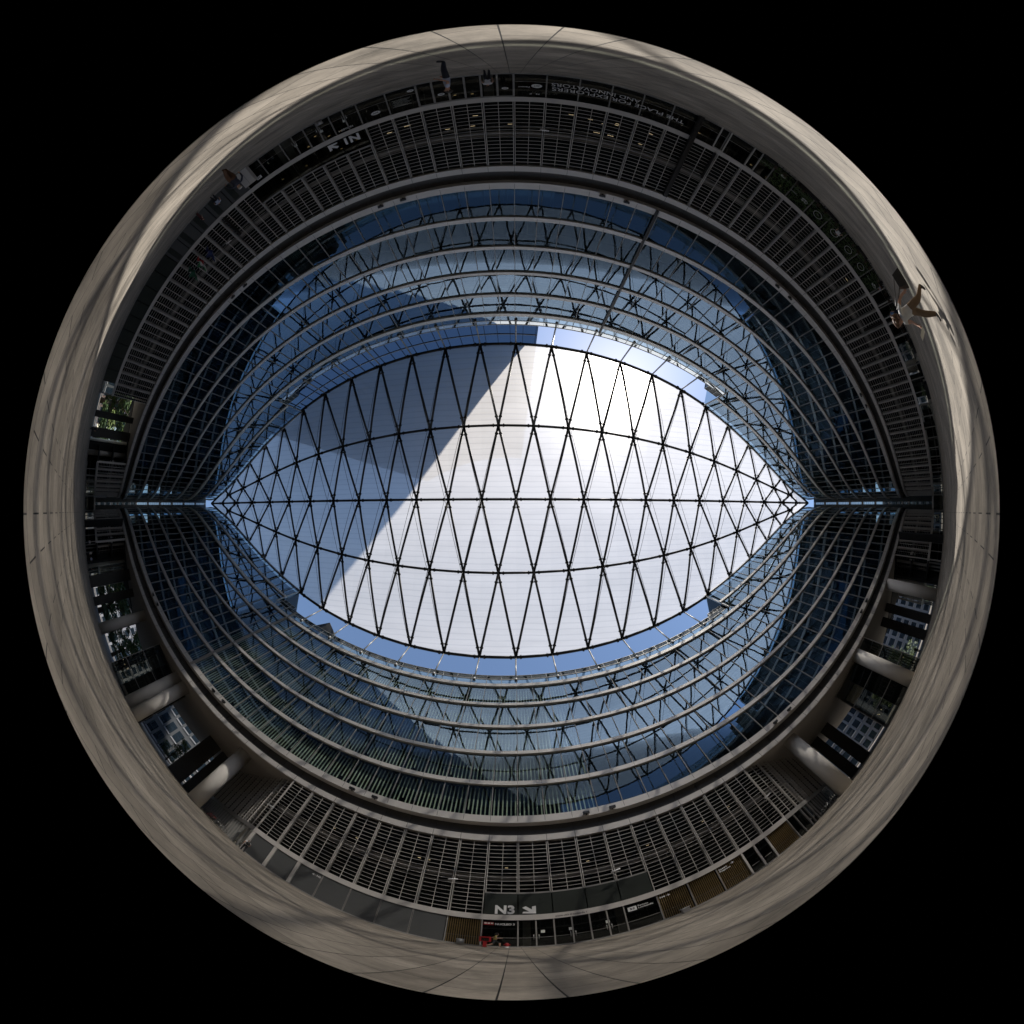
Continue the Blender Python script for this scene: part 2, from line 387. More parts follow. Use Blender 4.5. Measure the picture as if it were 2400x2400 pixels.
# ---- podium: louvre screens, wall bands, closed blocks
def bays(SL,a,b): return [(SL[i],SL[i+1]) for i in range(len(SL)-1) if SL[i]>=a-.3 and SL[i+1]<=b+.3]
def louvre(mb, fr, Ln, z0, z1, seed=0):
    for u in (0.055,Ln-.055): mb.lbox(fr,u-.020,u+.020,-.02,.32,z0,z1,0)
    mb.lbox(fr,-.03,.03,.10,.3,z0,z1,2)
    mb.lbox(fr,Ln/2-.015,Ln/2+.015,-.01,.06,z0,z1,0)
    k=int(round((z1-z0)/.415)); dz=(z1-z0)/k
    for j in range(1,k+1):
        z=z0+j*dz-.06
        mb.add([fr(.05,0,z),fr(Ln-.05,0,z),fr(Ln-.05,.26,z+.05),fr(.05,.26,z+.05),fr(.05,0,z+.028),fr(Ln-.05,0,z+.028),fr(Ln-.05,.26,z+.075),fr(.05,.26,z+.075)],[(3,2,1,0),(4,5,6,7),(1,2,6,5),(2,3,7,6),(3,0,4,7)],1)
        mb.quad(fr(.05,-.002,z-.004),fr(Ln-.05,-.002,z-.004),fr(Ln-.05,-.002,z+.032),fr(.05,-.002,z+.032),0)  # lit front edge painted as a lighter strip on the darker blade
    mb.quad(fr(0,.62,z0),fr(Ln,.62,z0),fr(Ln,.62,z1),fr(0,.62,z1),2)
    mb.lbox(fr,.05,Ln-.05,.40,.6,7.0,7.55,3); mb.lbox(fr,.05,Ln-.05,.40,.6,6.5,6.6,3)
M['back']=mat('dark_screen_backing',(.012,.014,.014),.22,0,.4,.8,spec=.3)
LM=[M['alu'],M['blade'],M['back'],M['alu_d']]
def podium(side,B,SL,blocks,raised):
    for (a,b) in blocks:
        bl=bays(SL,a,b); ss=[bl[0][0]]+[x[1] for x in bl]
        a,b=ss[0],ss[-1]
        full=[ss[0]]+[q for k in range(len(ss)-1) for q in ((ss[k]+ss[k+1])/2,ss[k+1])]
        for (s0,s1) in bl:
            z0=5.72 if raised[0]-.3<=s0 and s1<=raised[1]+.3 else 3.45
            fr,Ln=frame(side,s0,s1,.28)
            m=MB(); louvre(m,fr,Ln,z0,10.97); part(m,'louvre_screen',LM,B)
        m=MB().sweep(side,full,.22,.5,2.9,3.45); part(m,'wall_band',M['alu'],B)
        m=MB().sweep(side,full,.18,.5,0,.10); part(m,'plinth',M['alu_d'],B)
        m=MB().sweep(side,full,3.6,4.0,0,10.9); m.sweep(side,full,.6,3.7,3.0,3.3); m.sweep(side,full,.95,3.7,7.0,7.3); m.sweep(side,full,.6,14,10.75,10.9)
        part(m,'interior',M['core'],B)
podium('S',SOUTH,SB,[(-14.5,21.1),(57,78.6),(-78.6,-59.8)],(1.3,11.3))
podium('N',NORTH,NB,[(-46.5,78.6),(-78.6,-60.4)],(-16.7,-6.8))
for s0,s1 in bays(SB,1.32,11.23):
    fr,Ln=frame('S',s0,s1,.28); m=MB().lbox(fr,.03,Ln-.03,0,.1,3.5,5.6); m.lbox(fr,0,Ln,.02,.3,5.6,5.75,1); part(m,'fascia_panel',[M['panel2'],M['alu_d']],SOUTH)
for s0,s1 in bays(NB,-16.75,-6.8):
    fr,Ln=frame('N',s0,s1,.28); m=MB().lbox(fr,.03,Ln-.03,0,.05,3.5,5.55,0); m.lbox(fr,0,Ln,.02,.3,5.55,5.75,1); part(m,'fascia_glass',[M['shop'],M['alu_d']],NORTH)

# soffits over the passages
def soffit(side,a,b,B,depth=24):
    ss=list(np.linspace(a,b,24)); m=MB().sweep(side,ss,.3,depth,10.9,11.1); part(m,'soffit',M['soffit'],B)
soffit('S',-60.5,-12,SOUTH); soffit('S',19,58,SOUTH); soffit('N',-61,-45,NORTH,20)
# curved return walls of the passages
def smooth(pts,n=4):
    P_=[Vector(p) for p in pts]; out=[]
    for i in range(len(P_)-1):
        p0=P_[max(0,i-1)];p1=P_[i];p2=P_[i+1];p3=P_[min(len(P_)-1,i+2)]
        for k in range(n):
            t=k/n; out.append(.5*((2*p1)+(-p0+p2)*t+(2*p0-5*p1+4*p2-p3)*t*t+(-p0+3*p1-3*p2+p3)*t**3))
    return [tuple(q) for q in out]+[pts[-1]]
def return_wall(pts, B, sign, door=True):
    Q=smooth(pts,3)
    # resample to ~1.98 m bays
    L_=[0]
    for i in range(1,len(Q)): L_.append(L_[-1]+math.dist(Q[i],Q[i-1]))
    nb=int(L_[-1]/BAY); R_=[(float(np.interp(k*BAY,L_,[q[0] for q in Q])),float(np.interp(k*BAY,L_,[q[1] for q in Q]))) for k in range(nb+1)]
    for k in range(nb):
        a,b=R_[k],R_[k+1]; d=Vector((b[0]-a[0],b[1]-a[1])); Ln=d.length; d.normalize(); n=Vector((-d.y,d.x))*sign
        def fr(u,v,z,a=a,d=d,n=n): return (a[0]+d.x*u+n.x*v,a[1]+d.y*u+n.y*v,z)
        m=MB(); louvre(m,fr,Ln,3.45,10.97); part(m,'louvre_screen',LM,B)
        m=MB(); m.lbox(fr,0,Ln,-.02,.2,2.9,3.45,1); m.quad(fr(0,.1,0),fr(Ln,.1,0),fr(Ln,.1,2.9),fr(0,.1,2.9),0); m.lbox(fr,0,.07,-.02,.12,0,2.9,1); m.lbox(fr,Ln*.5-.03,Ln*.5+.03,0,.12,0,2.9,1)
        m.lbox(fr,0,Ln,3.4,3.6,0,10.9,2)
        part(m,'storefront_bay',[M['shop'],M['alu_d'],M['core']],B)
xa=P('S',bays(SB,-14.5,21.1)[0][0],.3); xb=P('S',bays(SB,-14.5,21.1)[-1][1],.3)
return_wall([xa,(xa[0]-1.6,xa[1]+.8),(-21.5,24.2),(-26,27.2),(-31.5,30.6),(-37,34),(-42,38)],SOUTH,-1)
return_wall([xb,(xb[0]+1.8,xb[1]+.3),(22.6,22.0),(26,24.1),(30,26.2),(36,29.5),(43,34)],SOUTH,1)
xc=P('S',bays(SB,57,78.6)[0][0],.3); return_wall([xc,(xc[0]+2.5,xc[1]+1.6),(57.8,10.5),(66,15)],SOUTH,-1)
xd=P('S',bays(SB,-78.6,-59.8)[-1][1],.3); return_wall([xd,(xd[0]-2,xd[1]+1.2),(-66,9.5),(-74,14)],SOUTH,1)
xe=P('N',bays(NB,-46.5,78.6)[0][0],.3); return_wall([xe,(xe[0]-.8,xe[1]-.6),(-52,-19),(-58,-25)],NORTH,1)

# round columns (tops meet the soffit)
def column(x,y,B,r=.95):
    m=MB().tube((x,y,0),(x,y,10.95),r,seg=32); part(m,'round_column',M['col'],B)
for (x,y) in [(-25.0,22.7),(-35.7,19.2),(-37.6,18.7),(-49,13.9),(-64,7.7)]: column(x,y,SOUTH,.74)
for (x,y) in [(24.3,20.1),(35.5,14.9),(46.1,9.0)]: column(x,y,SOUTH,.74)
for (x,y) in [(-63.1,-10.6),(-63.3,-9.2)]: column(x,y,NORTH,.62)
def pier(x,y,w_,d_,rz,B):
    c_,s_=math.cos(rz),math.sin(rz)
    def fr(u,v,z): return (x+u*c_-v*s_, y+u*s_+v*c_, z)
    m=MB().lbox(fr,-w_/2,w_/2,-d_/2,d_/2,0,10.95); part(m,'pier',M['pier'],B)
PR=lambda az,D,w_,B,n=1: (n*0+math.sin(R(az))*D, math.cos(R(az))*D, w_, 1.6, -R(az), B)
for a in [PR(-49.45,46,1.45,SOUTH),PR(-52.1,46,2.2,SOUTH),PR(-77.9,60,1.3,SOUTH),PR(-80.6,60,1.7,SOUTH),PR(55.2,46,1.5,SOUTH),PR(52.7,46,1.35,SOUTH),PR(75.6,52,1.2,SOUTH),PR(73.4,52,1.3,SOUTH),PR(-103.4,62,1.0,NORTH),PR(-100.9,62,1.4,NORTH)]: pier(*a)
# glass pavilions between the columns
def pavilion(c,wd,dp,rz,label):
    t=thing('glass_pavilion',(c[0],c[1],0),label,'glass pavilion','glass lift lobbies inside the passages',rz)
    def fr(u,v,z): return (u,v,z)
    m=MB()
    for (a,b) in (((-wd/2,-dp/2),(wd/2,-dp/2)),((wd/2,-dp/2),(wd/2,dp/2)),((wd/2,dp/2),(-wd/2,dp/2)),((-wd/2,dp/2),(-wd/2,-dp/2))):
        m.quad((a[0],a[1],0),(b[0],b[1],0),(b[0],b[1],10.9),(a[0],a[1],10.9))
    m.build('glass_wall',M['shop'],t)
    m=MB()
    for z in (3.4,7.1,10.75):
        for (a,b) in ((-dp/2-.04,-dp/2+.08),(dp/2-.08,dp/2+.04)): m.box(-wd/2,wd/2,a,b,z,z+.14)
        for (a,b) in ((-wd/2-.04,-wd/2+.08),(wd/2-.08,wd/2+.04)): m.box(a,b,-dp/2,dp/2,z,z+.14)
    k=int(wd/2.2)
    for i in range(k+1):
        u=-wd/2+i*wd/k
        m.box(u-.03,u+.03,-dp/2-.04,-dp/2+.05,0,10.9); m.box(u-.03,u+.03,dp/2-.05,dp/2+.04,0,10.9)
    m.build('glazing_frame',M['mull'],t)
    m=MB().box(-1.6,1.6,-1.2,1.2,0,10.85); m.build('lift_core',M['panel2'],t)
    for i in range(5): MB().ball((random.uniform(-wd/2+1,wd/2-1),random.choice((-1,1))*random.uniform(1.6,dp/2-.3),random.uniform(2.6,3.3)),.05).build('ceiling_lamp',M['lamp'],t)
pavilion((-44.2,21.0),8.6,7.0,R(-29),'dark glass lobby between the two pairs of round columns at the lower left')
pavilion((39.6,18.6),9.0,7.0,R(28),'dark glass lobby behind the middle round column at the lower right')

# ------------------------------------------------------------------ ground floor of the south front
def bay_things(side,s0,s1,off=.28):
    return frame(side,s0,s1,off)
def slat_screen(s0,s1):
    fr,Ln=frame('S',s0,s1,.30); m=MB(); k=15
    for i in range(k):
        u=.12+(Ln-.24)*i/(k-1); m.lbox(fr,u-.026,u+.026,.05,.12,.12,2.85,0)
    m.lbox(fr,0,Ln,.5,.56,.1,2.9,1)
    part(m,'slat_screen',[M['slat'],M['core']],SOUTH)
    m=MB().quad(fr(.04,.03,.12),fr(Ln-.04,.03,.12),fr(Ln-.04,.03,2.88),fr(.04,.03,2.88)); m.lbox(fr,0,.07,-.02,.06,.1,2.9,1); m.lbox(fr,0,Ln,0,.04,.98,1.0,1); part(m,'storefront_bay',[M['clear'],M['mull']],SOUTH)
def shopbay(side,B,s0,s1,doors=0,sheet=True):
    fr,Ln=frame(side,s0,s1,.30); m=MB()
    m.quad(fr(.04,.03,.12),fr(Ln-.04,.03,.12),fr(Ln-.04,.03,2.88),fr(.04,.03,2.88),0)
    m.lbox(fr,-.04,.04,-.03,.08,.1,2.9,1)
    m.lbox(fr,.04,Ln-.04,.0,.06,1.02,1.06,1)
    if doors: m.lbox(fr,Ln/2-.04,Ln/2+.04,-.03,.08,.1,2.9,1)
    o=part(m,'storefront_bay',[M['shop'],M['mull']],B)
    if doors:
        for u in (Ln/2-.14,Ln/2+.14):
            h=MB().tube(fr(u,-.06,.85),fr(u,-.06,1.35),.018,m=0); hh=h.build('door_handle',M['rail'],None); hh.parent=o; 
    if sheet:
        z=random.uniform(1.35,1.6); u=random.uniform(.5,Ln-.7)
        p=MB().lbox(fr,u,u+.22,.0,.01,z,z+.3); tag(p.build('paper_notice',M['paper']),f'white paper notice taped to the {"N3" if side=="S" else "N1"} side entrance glass','notice','paper notices on the entrance doors')
for k,(s0,s1) in enumerate(bays(SB,-14.6,21.1)):
    c_=(s0+s1)/2
    if -.8<s0<0: slat_screen(s0,s1)
    elif s0<-.8 and s0>-9.5:
        fr,Ln=frame('S',s0,s1,.30); m=MB().lbox(fr,.05,Ln-.05,0,.06,.1,2.9); m.lbox(fr,.05,.3,.06,.3,.1,2.9,1); m.lbox(fr,-.05,-.02,-.02,.1,.1,2.9,1); m.lbox(fr,.02,.05,-.02,.1,.1,2.9,1); part(m,'wall_panel',[M['panel'],M['alu_d']],SOUTH)
    elif s0<=-9.5:
        fr,Ln=frame('S',s0,s1,.30); m=MB().lbox(fr,.3,Ln-.05,0,.06,.1,2.9,0); m.lbox(fr,.0,.26,-.04,.1,.0,2.9,1); part(m,'wall_panel',[M['panel'],M['alu']],SOUTH)
    elif 1.0<s0<2.9: shopbay('S',SOUTH,s0,s1,0,False)
    elif s0<9: shopbay('S',SOUTH,s0,s1,1)
    elif s0<11: shopbay('S',SOUTH,s0,s1,0,False)
    elif s0<17: slat_screen(s0,s1)
    elif s0<18: 
        fr,Ln=frame('S',s0,s1,.30); m=MB()
        for u in (0,Ln/2,Ln): m.lbox(fr,u-.07,u+.07,-.05,.1,0,2.9,1)
        m.quad(fr(.04,.03,.1),fr(Ln-.04,.03,.1),fr(Ln-.04,.03,2.88),fr(.04,.03,2.88),0); m.lbox(fr,.2,.75,-.06,-.03,.95,.99,1); m.lbox(fr,1.2,1.75,-.06,-.03,.95,.99,1)
        part(m,'glass_door',[M['shop'],M['alu']],SOUTH)
    else: slat_screen(s0,s1)
for s0,s1 in bays(SB,57,78.6)+bays(SB,-78.6,-59.8): shopbay('S',SOUTH,s0,s1,0,False)
for s0,s1 in bays(NB,-78.6,-60.4): shopbay('N',NORTH,s0,s1,0,False)
for k,(s0,s1) in enumerate(bays(NB,-46.5,78.6)):
    if -17<s0<-13:
        fr,Ln=frame('N',s0,s1,.30); 
        shopbay('N',NORTH,s0,s1,0,False)
    elif -13<s0<-7: shopbay('N',NORTH,s0,s1,1,True)
    elif -28<s0<-17:
        fr,Ln=frame('N',s0,s1,.30); m=MB().lbox(fr,.05,Ln-.05,0,.06,.1,2.9,0); m.lbox(fr,.4,.95,-.03,0,.2,2.7,1); part(m,'wall_panel',[M['panel'],M['panel2']],NORTH)
    elif -46<s0<-28:
        fr,Ln=frame('N',s0,s1,.30); m=MB().lbox(fr,.05,Ln-.05,0,.06,.1,2.9,0); part(m,'wall_panel',[M['panel2']],NORTH)
    elif -3<s0<3:
        fr,Ln=frame('N',s0,s1,.30); m=MB()
        for u in (0,Ln/2,Ln): m.lbox(fr,u-.06,u+.06,-.05,.1,0,2.9,1)
        m.lbox(fr,0,Ln,-.05,.1,2.75,2.9,1); m.quad(fr(.04,.03,.1),fr(Ln-.04,.03,.1),fr(Ln-.04,.03,2.88),fr(.04,.03,2.88),0); part(m,'glass_door',[M['shop'],M['alu_d']],NORTH)
    else: shopbay('N',NORTH,s0,s1,0,False)
for s_,zz in ((3.55,2.8),(8.85,2.8)):
    fr,Ln=frame('S',s_,s_+.5,.9); m=MB().lbox(fr,0,.45,0,.45,0,zz); part(m,'interior_pillar',M['alu_d'],SOUTH)
for s_ in (-13.6,-12.9,1.2):
    fr,Ln=frame('N',s_,s_+.5,.9); m=MB().lbox(fr,0,.6,0,.5,0,6.5); part(m,'interior_pillar',M['alu_d'],NORTH)
for s_,zz in ((-9.6,2.5),(-8.7,2.55),(-11.3,2.5),(-12.2,4.6),(-9.2,4.7),(-7.9,4.4),(-14.4,4.5),(-10.5,1.7),(-.7,2.2),(.4,2.3),(19.5,2.3),(21.0,2.5),(22.3,2.2),(15.2,2.1)):
    fr,Ln=frame('N',s_,s_+.3,.8); m=MB().lbox(fr,0,.16,0,.03,zz,zz+.05); part(m,'small_lamp',M['lamp2'],NORTH)
# lit ceiling strips inside the north block, seen through the louvres
m=MB()
for i in range(24):
    s=random.choice((random.uniform(-8,34),random.uniform(2,11))); z=random.choice((4.6,4.8,5.0,6.2)); fr,Ln=frame('N',s,s+1,.86+random.uniform(0,.05)); m.lbox(fr,0,random.uniform(.25,.5),0,.03,z,z+.018)
for i in range(12):
    s=random.uniform(-12,19); fr,Ln=frame('S',s,s+1,.86); m.lbox(fr,0,.2,0,.03,8.4,8.425)
part(m,'strip_light',M['lamp'],NORTH,kind='stuff')
# dark movement-joint cover on each front
fr,_=frame('N',14.75,15.25); m=MB().lbox(fr,-.16,.16,-.22,.2,0,10.9); m.lbox(fr,-.12,.12,-.2,.0,12.9,36.0); part(m,'joint_cover',M['steel'],NORTH)
fr,_=frame('S',-32.5,-32); m=MB().lbox(fr,-.10,-.03,-.16,.05,12.9,36.9); m.lbox(fr,.05,.12,-.16,.05,12.9,36.9); part(m,'joint_cover',M['mull'],SOUTH)
for q in (38.1,16.7,-20.1): 
    fr,_=frame('N',q,q+.5); m=MB().lbox(fr,-.06,.06,.0,.3,3.4,7.0); part(m,'joint_cover',M['steel'],NORTH)

# slots at the two tips: glazed bridges closing the gap
for sg,lab in ((1,'narrow glazed link bridges stacked in the slot at the right-hand tip'),(-1,'narrow glazed link bridges stacked in the slot at the left-hand tip')):
    a=P('S',sg*77.5,.4); b=P('N',sg*77.5,.4); x=(a[0]+b[0])/2+sg*1.0; y=(a[1]+b[1])/2
    t=thing('link_bridge',(x,y,0),lab,'link bridge','glazed links closing the plaza tips')
    for z in [3.1,11.0,13.0,17.3,21.5,25.7,29.9,34.1,38.4,42.0]: MB().box(-.25,.25,-1.6,1.6,z,z+.55).build('bridge_deck',M['alu'],t)
    m=MB()
    for z in np.arange(3.6,42,.62): m.box(-.05,.05,-1.6,1.6,z,z+.06)
    for yy in (-.5,.5): m.box(-.06,.06,yy-.03,yy+.03,3.6,42)
    m.build('glazing_frame',M['mull'],t)
    m=MB().quad((0,-1.6,0),(0,1.6,0),(0,1.6,42),(0,-1.6,42)); m.build('glass_wall',M['shop'],t)
    MB().box(.3 if sg>0 else -.5,.5 if sg>0 else -.3,-1.6,1.6,0,3.2).build('base_panel',M['panel2'],t)
    MB().box(-.3,.3,-2.2,-.24,3.6,42.4).build('side_wall',M['panel2'],t)
    MB().box(-.3,.3,.24,2.2,3.6,42.4).build('side_wall',M['panel2'],t)

# rooftop cabins behind the four corners
for side,sg,nm in (('S',1,'lower right'),('S',-1,'lower left'),('N',1,'upper right'),('N',-1,'upper left')):
    fr,_=frame(side,sg*(EX-1.6)-.5,sg*(EX-1.6)+.5,.0); c0=fr(.5,1.6,0)
    a=math.atan2(fr(1,0,0)[1]-fr(0,0,0)[1],fr(1,0,0)[0]-fr(0,0,0)[0])
    t=thing('rooftop_cabin',(c0[0],c0[1],34.6),f'small dark glazed roof cabin where the taller {nm} wing begins','roof cabin','glazed cabins on the roof terraces',a)
    MB().box(-1.3,1.3,-1.0,1.4,0,3.9).build('cabin_body',M['panel2'],t)
    m=MB()
    for z in (1.0,2.4,3.9): m.box(-1.36,1.36,-1.06,1.46,z,z+.07)
    for xx in (-1.33,-.5,.4,1.3): m.box(xx-.03,xx+.03,-1.07,-1.0,0,3.9); m.box(xx-.03,xx+.03,1.4,1.47,0,3.9)
    m.build('cabin_frame',M['rail'],t)
# dark plant box on the lower left roof
c0=P('S',-29,3.5); t=thing('plant_box',(c0[0],c0[1],34.6),'dark louvred plant box on the roof terrace at the lower left','roof plant'); t.rotation_euler=(0,0,R(-18))
MB().box(-3.2,3.2,-1.6,1.6,0,5.6).build('plant_body',M['pier'],t)
m=MB()
for z in np.arange(.4,5.6,.35): m.box(-3.25,3.25,-1.65,1.65,z,z+.04)
m.build('louvre_slats',M['panel'],t)

# ------------------------------------------------------------------ tower rising behind the north front
TW=thing('tower',(-20,-30,0),'very tall blue glass tower rising right behind the building with the café','tower')
ts=list(np.arange(-47.3,6.5,BAY))+[6.45]
m=MB()
for i in range(len(ts)-1):
    a=P('N',ts[i],2.6); b=P('N',ts[i+1],2.6)
    for k in range(37):
        z0=10+k*4.2; z1=z0+3.75; t1=random.uniform(-.01,.01)
        m.quad((a[0],a[1]+t1,z0),(b[0],b[1]-t1,z0),(b[0],b[1]-t1,z1),(a[0],a[1]+t1,z1))
part(m,'glass_facade',M['tower'],TW)
m=MB()
for k in range(38): m.sweep('N',ts,2.5,2.75,10+k*4.2-.28,10+k*4.2-.05)
part(m,'floor_band',M['facade_w'],TW)
m=MB()
for q in ts:
    fr,_=frame('N',q,q+.5,2.6); m.lbox(fr,-.035,.035,-.12,.02,9,165)
part(m,'mullions',M['steel'],TW)
m=MB().sweep('N',ts,3.0,16,5,165.4); part(m,'tower_body',M['core'],TW)

# ------------------------------------------------------------------ canopy roof
RF=thing('canopy_roof',(0,0,42),'lens shaped translucent foil roof on a dark steel diagrid over the plaza','roof canopy')
DX=5.52; XR=.22; XC=-2.75
def ysouth(x): return float(np.interp(x,[P('S',s)[0] for s in SS],[P('S',s)[1] for s in SS]))
SS=list(np.arange(-83.5,83.6,.5)); _xs=[P('S',s)[0] for s in SS]; _ys=[P('S',s)[1] for s in SS]; _yn=[P('N',s)[1] for s in SS]
YS=lambda x: float(np.interp(x,_xs,_ys)); YN=lambda x: float(np.interp(x,_xs,_yn))
def un(x): return min(1.05,abs(x-XC)/63.5)
def E_(sd,x):
    o=.45*max(0,min(1,(abs(x-XC)-30)/8)); z=42.45+.9*max(0,min(1,(abs(x-XC)-30)/10))
    y=YS(x) if sd=='S' else YN(x)
    return Vector((x, y+(o if sd=='S' else -o), z))
def Rw(sd,x):
    c_=(YS(x)+YN(x))/2; h=(YS(x)-YN(x))/2
    return Vector((x, c_+(h*.482 if sd=='S' else -h*.482), 47.3-5.0*un(x)**2.4))
def Cn(x): return Vector((x,(YS(x)+YN(x))/2+.05, 49.7-7.6*un(x)**2.3))
ks=range(-12,12)
en={(sd,k):E_(sd,XR+DX*k) for sd in 'SN' for k in ks}
rn={(sd,k):Rw(sd,XR+DX*(k+.5)) for sd in 'SN' for k in range(-12,11)}
cn={k:Cn(XR+DX*k) for k in ks}
tipR=Vector((66.6,-1.55,42.2)); tipL=Vector((-72.2,-1.55,42.2))
def bar(a,b,r,clamps=True):
    m=MB().tube(a,b,r,seg=10)
    if clamps:
        d=(b-a); Ld=d.length; d.normalize()
        for q in (.11*Ld if Ld>8 else .9, Ld-(.11*Ld if Ld>8 else .9)):
            m.tube(a+d*(q-.13),a+d*(q+.13),r*1.5,seg=10)
    return m
for sd in 'SN':
    m=MB()
    L_=[tipL]+[en[(sd,k)] for k in ks]+[tipR]
    for i in range(len(L_)-1): m.tube(L_[i],L_[i+1],.25,seg=10)
    for i in range(1,len(L_)-1):
        d=(L_[i+1]-L_[i]).normalized()
        for q in (-.75,.75): m.tube(L_[i]+d*(q-.13),L_[i]+d*(q+.13),.34,seg=10)
    part(m,'edge_beam',M['steel'],RF)
    m=MB(); L_=[rn[(sd,k)] for k in range(-12,11)]
    L_=[en[(sd,-12)]]+L_+[en[(sd,11)]]
    for i in range(len(L_)-1): m.tube(L_[i],L_[i+1],.205,seg=10)
    for i in range(1,len(L_)-1):
        d=(L_[i+1]-L_[i-1]).normalized()
        for q in (-.8,.8): m.tube(L_[i]+d*(q-.12),L_[i]+d*(q+.12),.29,seg=10)
        m.ball(L_[i],.24)
    part(m,'purlin',M['steel'],RF)
m=MB(); L_=[tipL]+[cn[k] for k in ks]+[tipR]
for i in range(len(L_)-1): m.tube(L_[i],L_[i+1],.205,seg=10)
for i in range(1,len(L_)-1):
    d=(L_[i+1]-L_[i-1]).normalized(); m.ball(L_[i],.25)
    for q in (-.8,.8): m.tube(L_[i]+d*(q-.12),L_[i]+d*(q+.12),.29,seg=10)
part(m,'ridge_beam',M['steel'],RF)
br=[]
for sd in 'SN':
    for k in range(-12,11):
        r_=rn[(sd,k)]
        for q in (k,k+1): br.append((en[(sd,q)],r_)); br.append((r_,cn[q]))
br.sort(key=lambda t:((t[0]+t[1])/2).xy.length)
for a,b in br[:100]: part(bar(a,b,.19),'diagonal_brace',M['steel'],RF)
m=MB()
for a,b in br[100:]:
    t=bar(a,b,.19); m.add(t.v,t.f,0,True)
part(m,'diagonal_brace',M['steel'],RF,kind='stuff')
# stay cables slung below the diagrid
m=MB(); dz=lambda p,q: Vector((p.x,p.y,p.z-q))
for sd in 'SN':
    for k in range(-12,11):
        r_=rn[(sd,k)]; f_=1-un(r_.x)**2; rl=dz(r_,1.1*f_+.25)
        m.tube(r_,rl,.05,seg=5)
        for q in (k,k+1):
            cl=dz(cn[q],2.4*(1-un(cn[q].x)**2)+.3); m.tube(rl,cl,.035,seg=5)
            m.tube(rl,dz(en[(sd,q)],.35),.035,seg=5)
part(m,'stay_cables',M['steel'],RF,kind='stuff')
# foil strips, slightly pillowed, lying on the steel
def foil_pt(x,t):   # t 0..1 from north edge to south edge
    a,b,c_,d,e=E_('N',x),Rw('N',x),Cn(x),Rw('S',x),E_('S',x)
    pts=[a,b,c_,d,e]; ys=[p.y for p in pts]; zs=[p.z for p in pts]
    y=a.y+(e.y-a.y)*t
    # smooth interpolation through the five rows
    i=min(3,int(t*4)); 
    yy=np.array(ys); zz=np.array(zs)
    cf=np.polyfit(yy-yy[2],zz,4) if (e.y-a.y)>3 else np.polyfit(yy-yy[2],zz,2)
    return Vector((x,y,float(np.polyval(cf,y-yy[2]))+.32))
for k in range(-12,11):
    x0=XR+DX*k; m=MB(); nu,nv=8,44; V=[];F=[]
    for i in range(nu+1):
        x=x0+DX*i/nu
        for j in range(nv+1):
            p=foil_pt(x,j/nv); p.z+=.07*math.sin(math.pi*i/nu)+.02*math.sin(j*1.7); V.append(p)
    for i in range(nu):
        for j in range(nv): q=i*(nv+1)+j; F.append((q,q+nv+1,q+nv+2,q+1))
    m.add(V,F,0,True); part(m,'foil_strip',M['foil'],RF)
for tip,k in ((tipL,-12),(tipR,11)):
    m=MB(); a,b,c_=en[('N',k)],cn[k],en[('S',k)]; u=Vector((0,0,.3)); m.add([a+u,b+u,c_+u,tip+u],[(0,1,3),(1,2,3)]); part(m,'foil_strip',M['foil'],RF)
# posts standing on the terrace edge
for sd in 'SN':
    for k in range(-7,7):
        e=en[(sd,k)]
        if abs(e.x-XC)>35: continue
        base=Vector((e.x,e.y,35.6)); m=MB().tube(base,e,.115,seg=10); m.tube(base,base+Vector((0,0,.5)),.2,seg=10); part(m,'roof_post',M['rail'] if sd=='S' else M['alu_d'],RF)

# floodlights on the cornice lip, CCTV cameras
def flood(side,s):
    fr,_=frame(side,s,s+.5); o=fr(0,-.22,12.98); a=math.atan2(fr(1,0,0)[1]-fr(0,0,0)[1],fr(1,0,0)[0]-fr(0,0,0)[0])
    t=thing('floodlight',o,('floodlight on the cornice of the N3 building' if side=='S' else 'floodlight on the cornice of the café building')+f' above {where(side,s)}','floodlight','floodlights along the cornices',a)
    d=1 if side=='S' else -1
    m=MB().box(-.24,.24,-.12,.10,.02,.26); m.build('lamp_housing',M['black'],t)
    MB().box(-.05,.05,-.02 if d>0 else -.30,.30 if d>0 else .02,-.06,.02).build('bracket',M['steel'],t)
def where(side,s):
    if side=='S':
        return {True:'the dark wall panels',False:'the entrance doors' if s<15 else ('the right passage' if s>19 else 'the slat screens')}[s<0] if s>-14 else 'the left passage'
    return 'the N1 entrance' if s<0 else ('the big lettering' if s<16 else 'the café terrace')
for s in (8.29,10.27,-9.65,-7.64,26.23,28.22,-27.5,-25.6,44.3,46.3,-45.5,-43.5): flood('S',s)
for s in (10.05,12.06,-5.94,-7.93,28.1,30.0,-25.7,-23.7,46,48): flood('N',s)
def cctv(side,s,lab):
    fr,_=frame(side,s,s+.5,.28); a=math.atan2(fr(1,0,0)[1]-fr(0,0,0)[1],fr(1,0,0)[0]-fr(0,0,0)[0]); d=-1 if side=='S' else 1
    t=thing('security_camera',fr(0,0,6.5),lab,'security camera','white security cameras on the fronts',a)
    MB().tube((0,0,-.25),(0,d*.55,.0),.035).build('bracket',M['white'],t)
    MB().tube((-.28,d*.6,-.05),(.30,d*.6,.10),.085,.075,10).build('camera_housing',M['white'],t)
cctv('S',9.25,'white security camera above the panels right of the N3 sign')
cctv('S',-.61,'white security camera left of the N3 sign')
cctv('S',20.9,'white security camera at the right corner of the louvred N3 block')
cctv('S',-14.4,'white security camera at the left corner of the louvred N3 block')
cctv('N',5.1,'white security camera above the big lettering')
cctv('N',-21.2,'white security camera beside the flags')

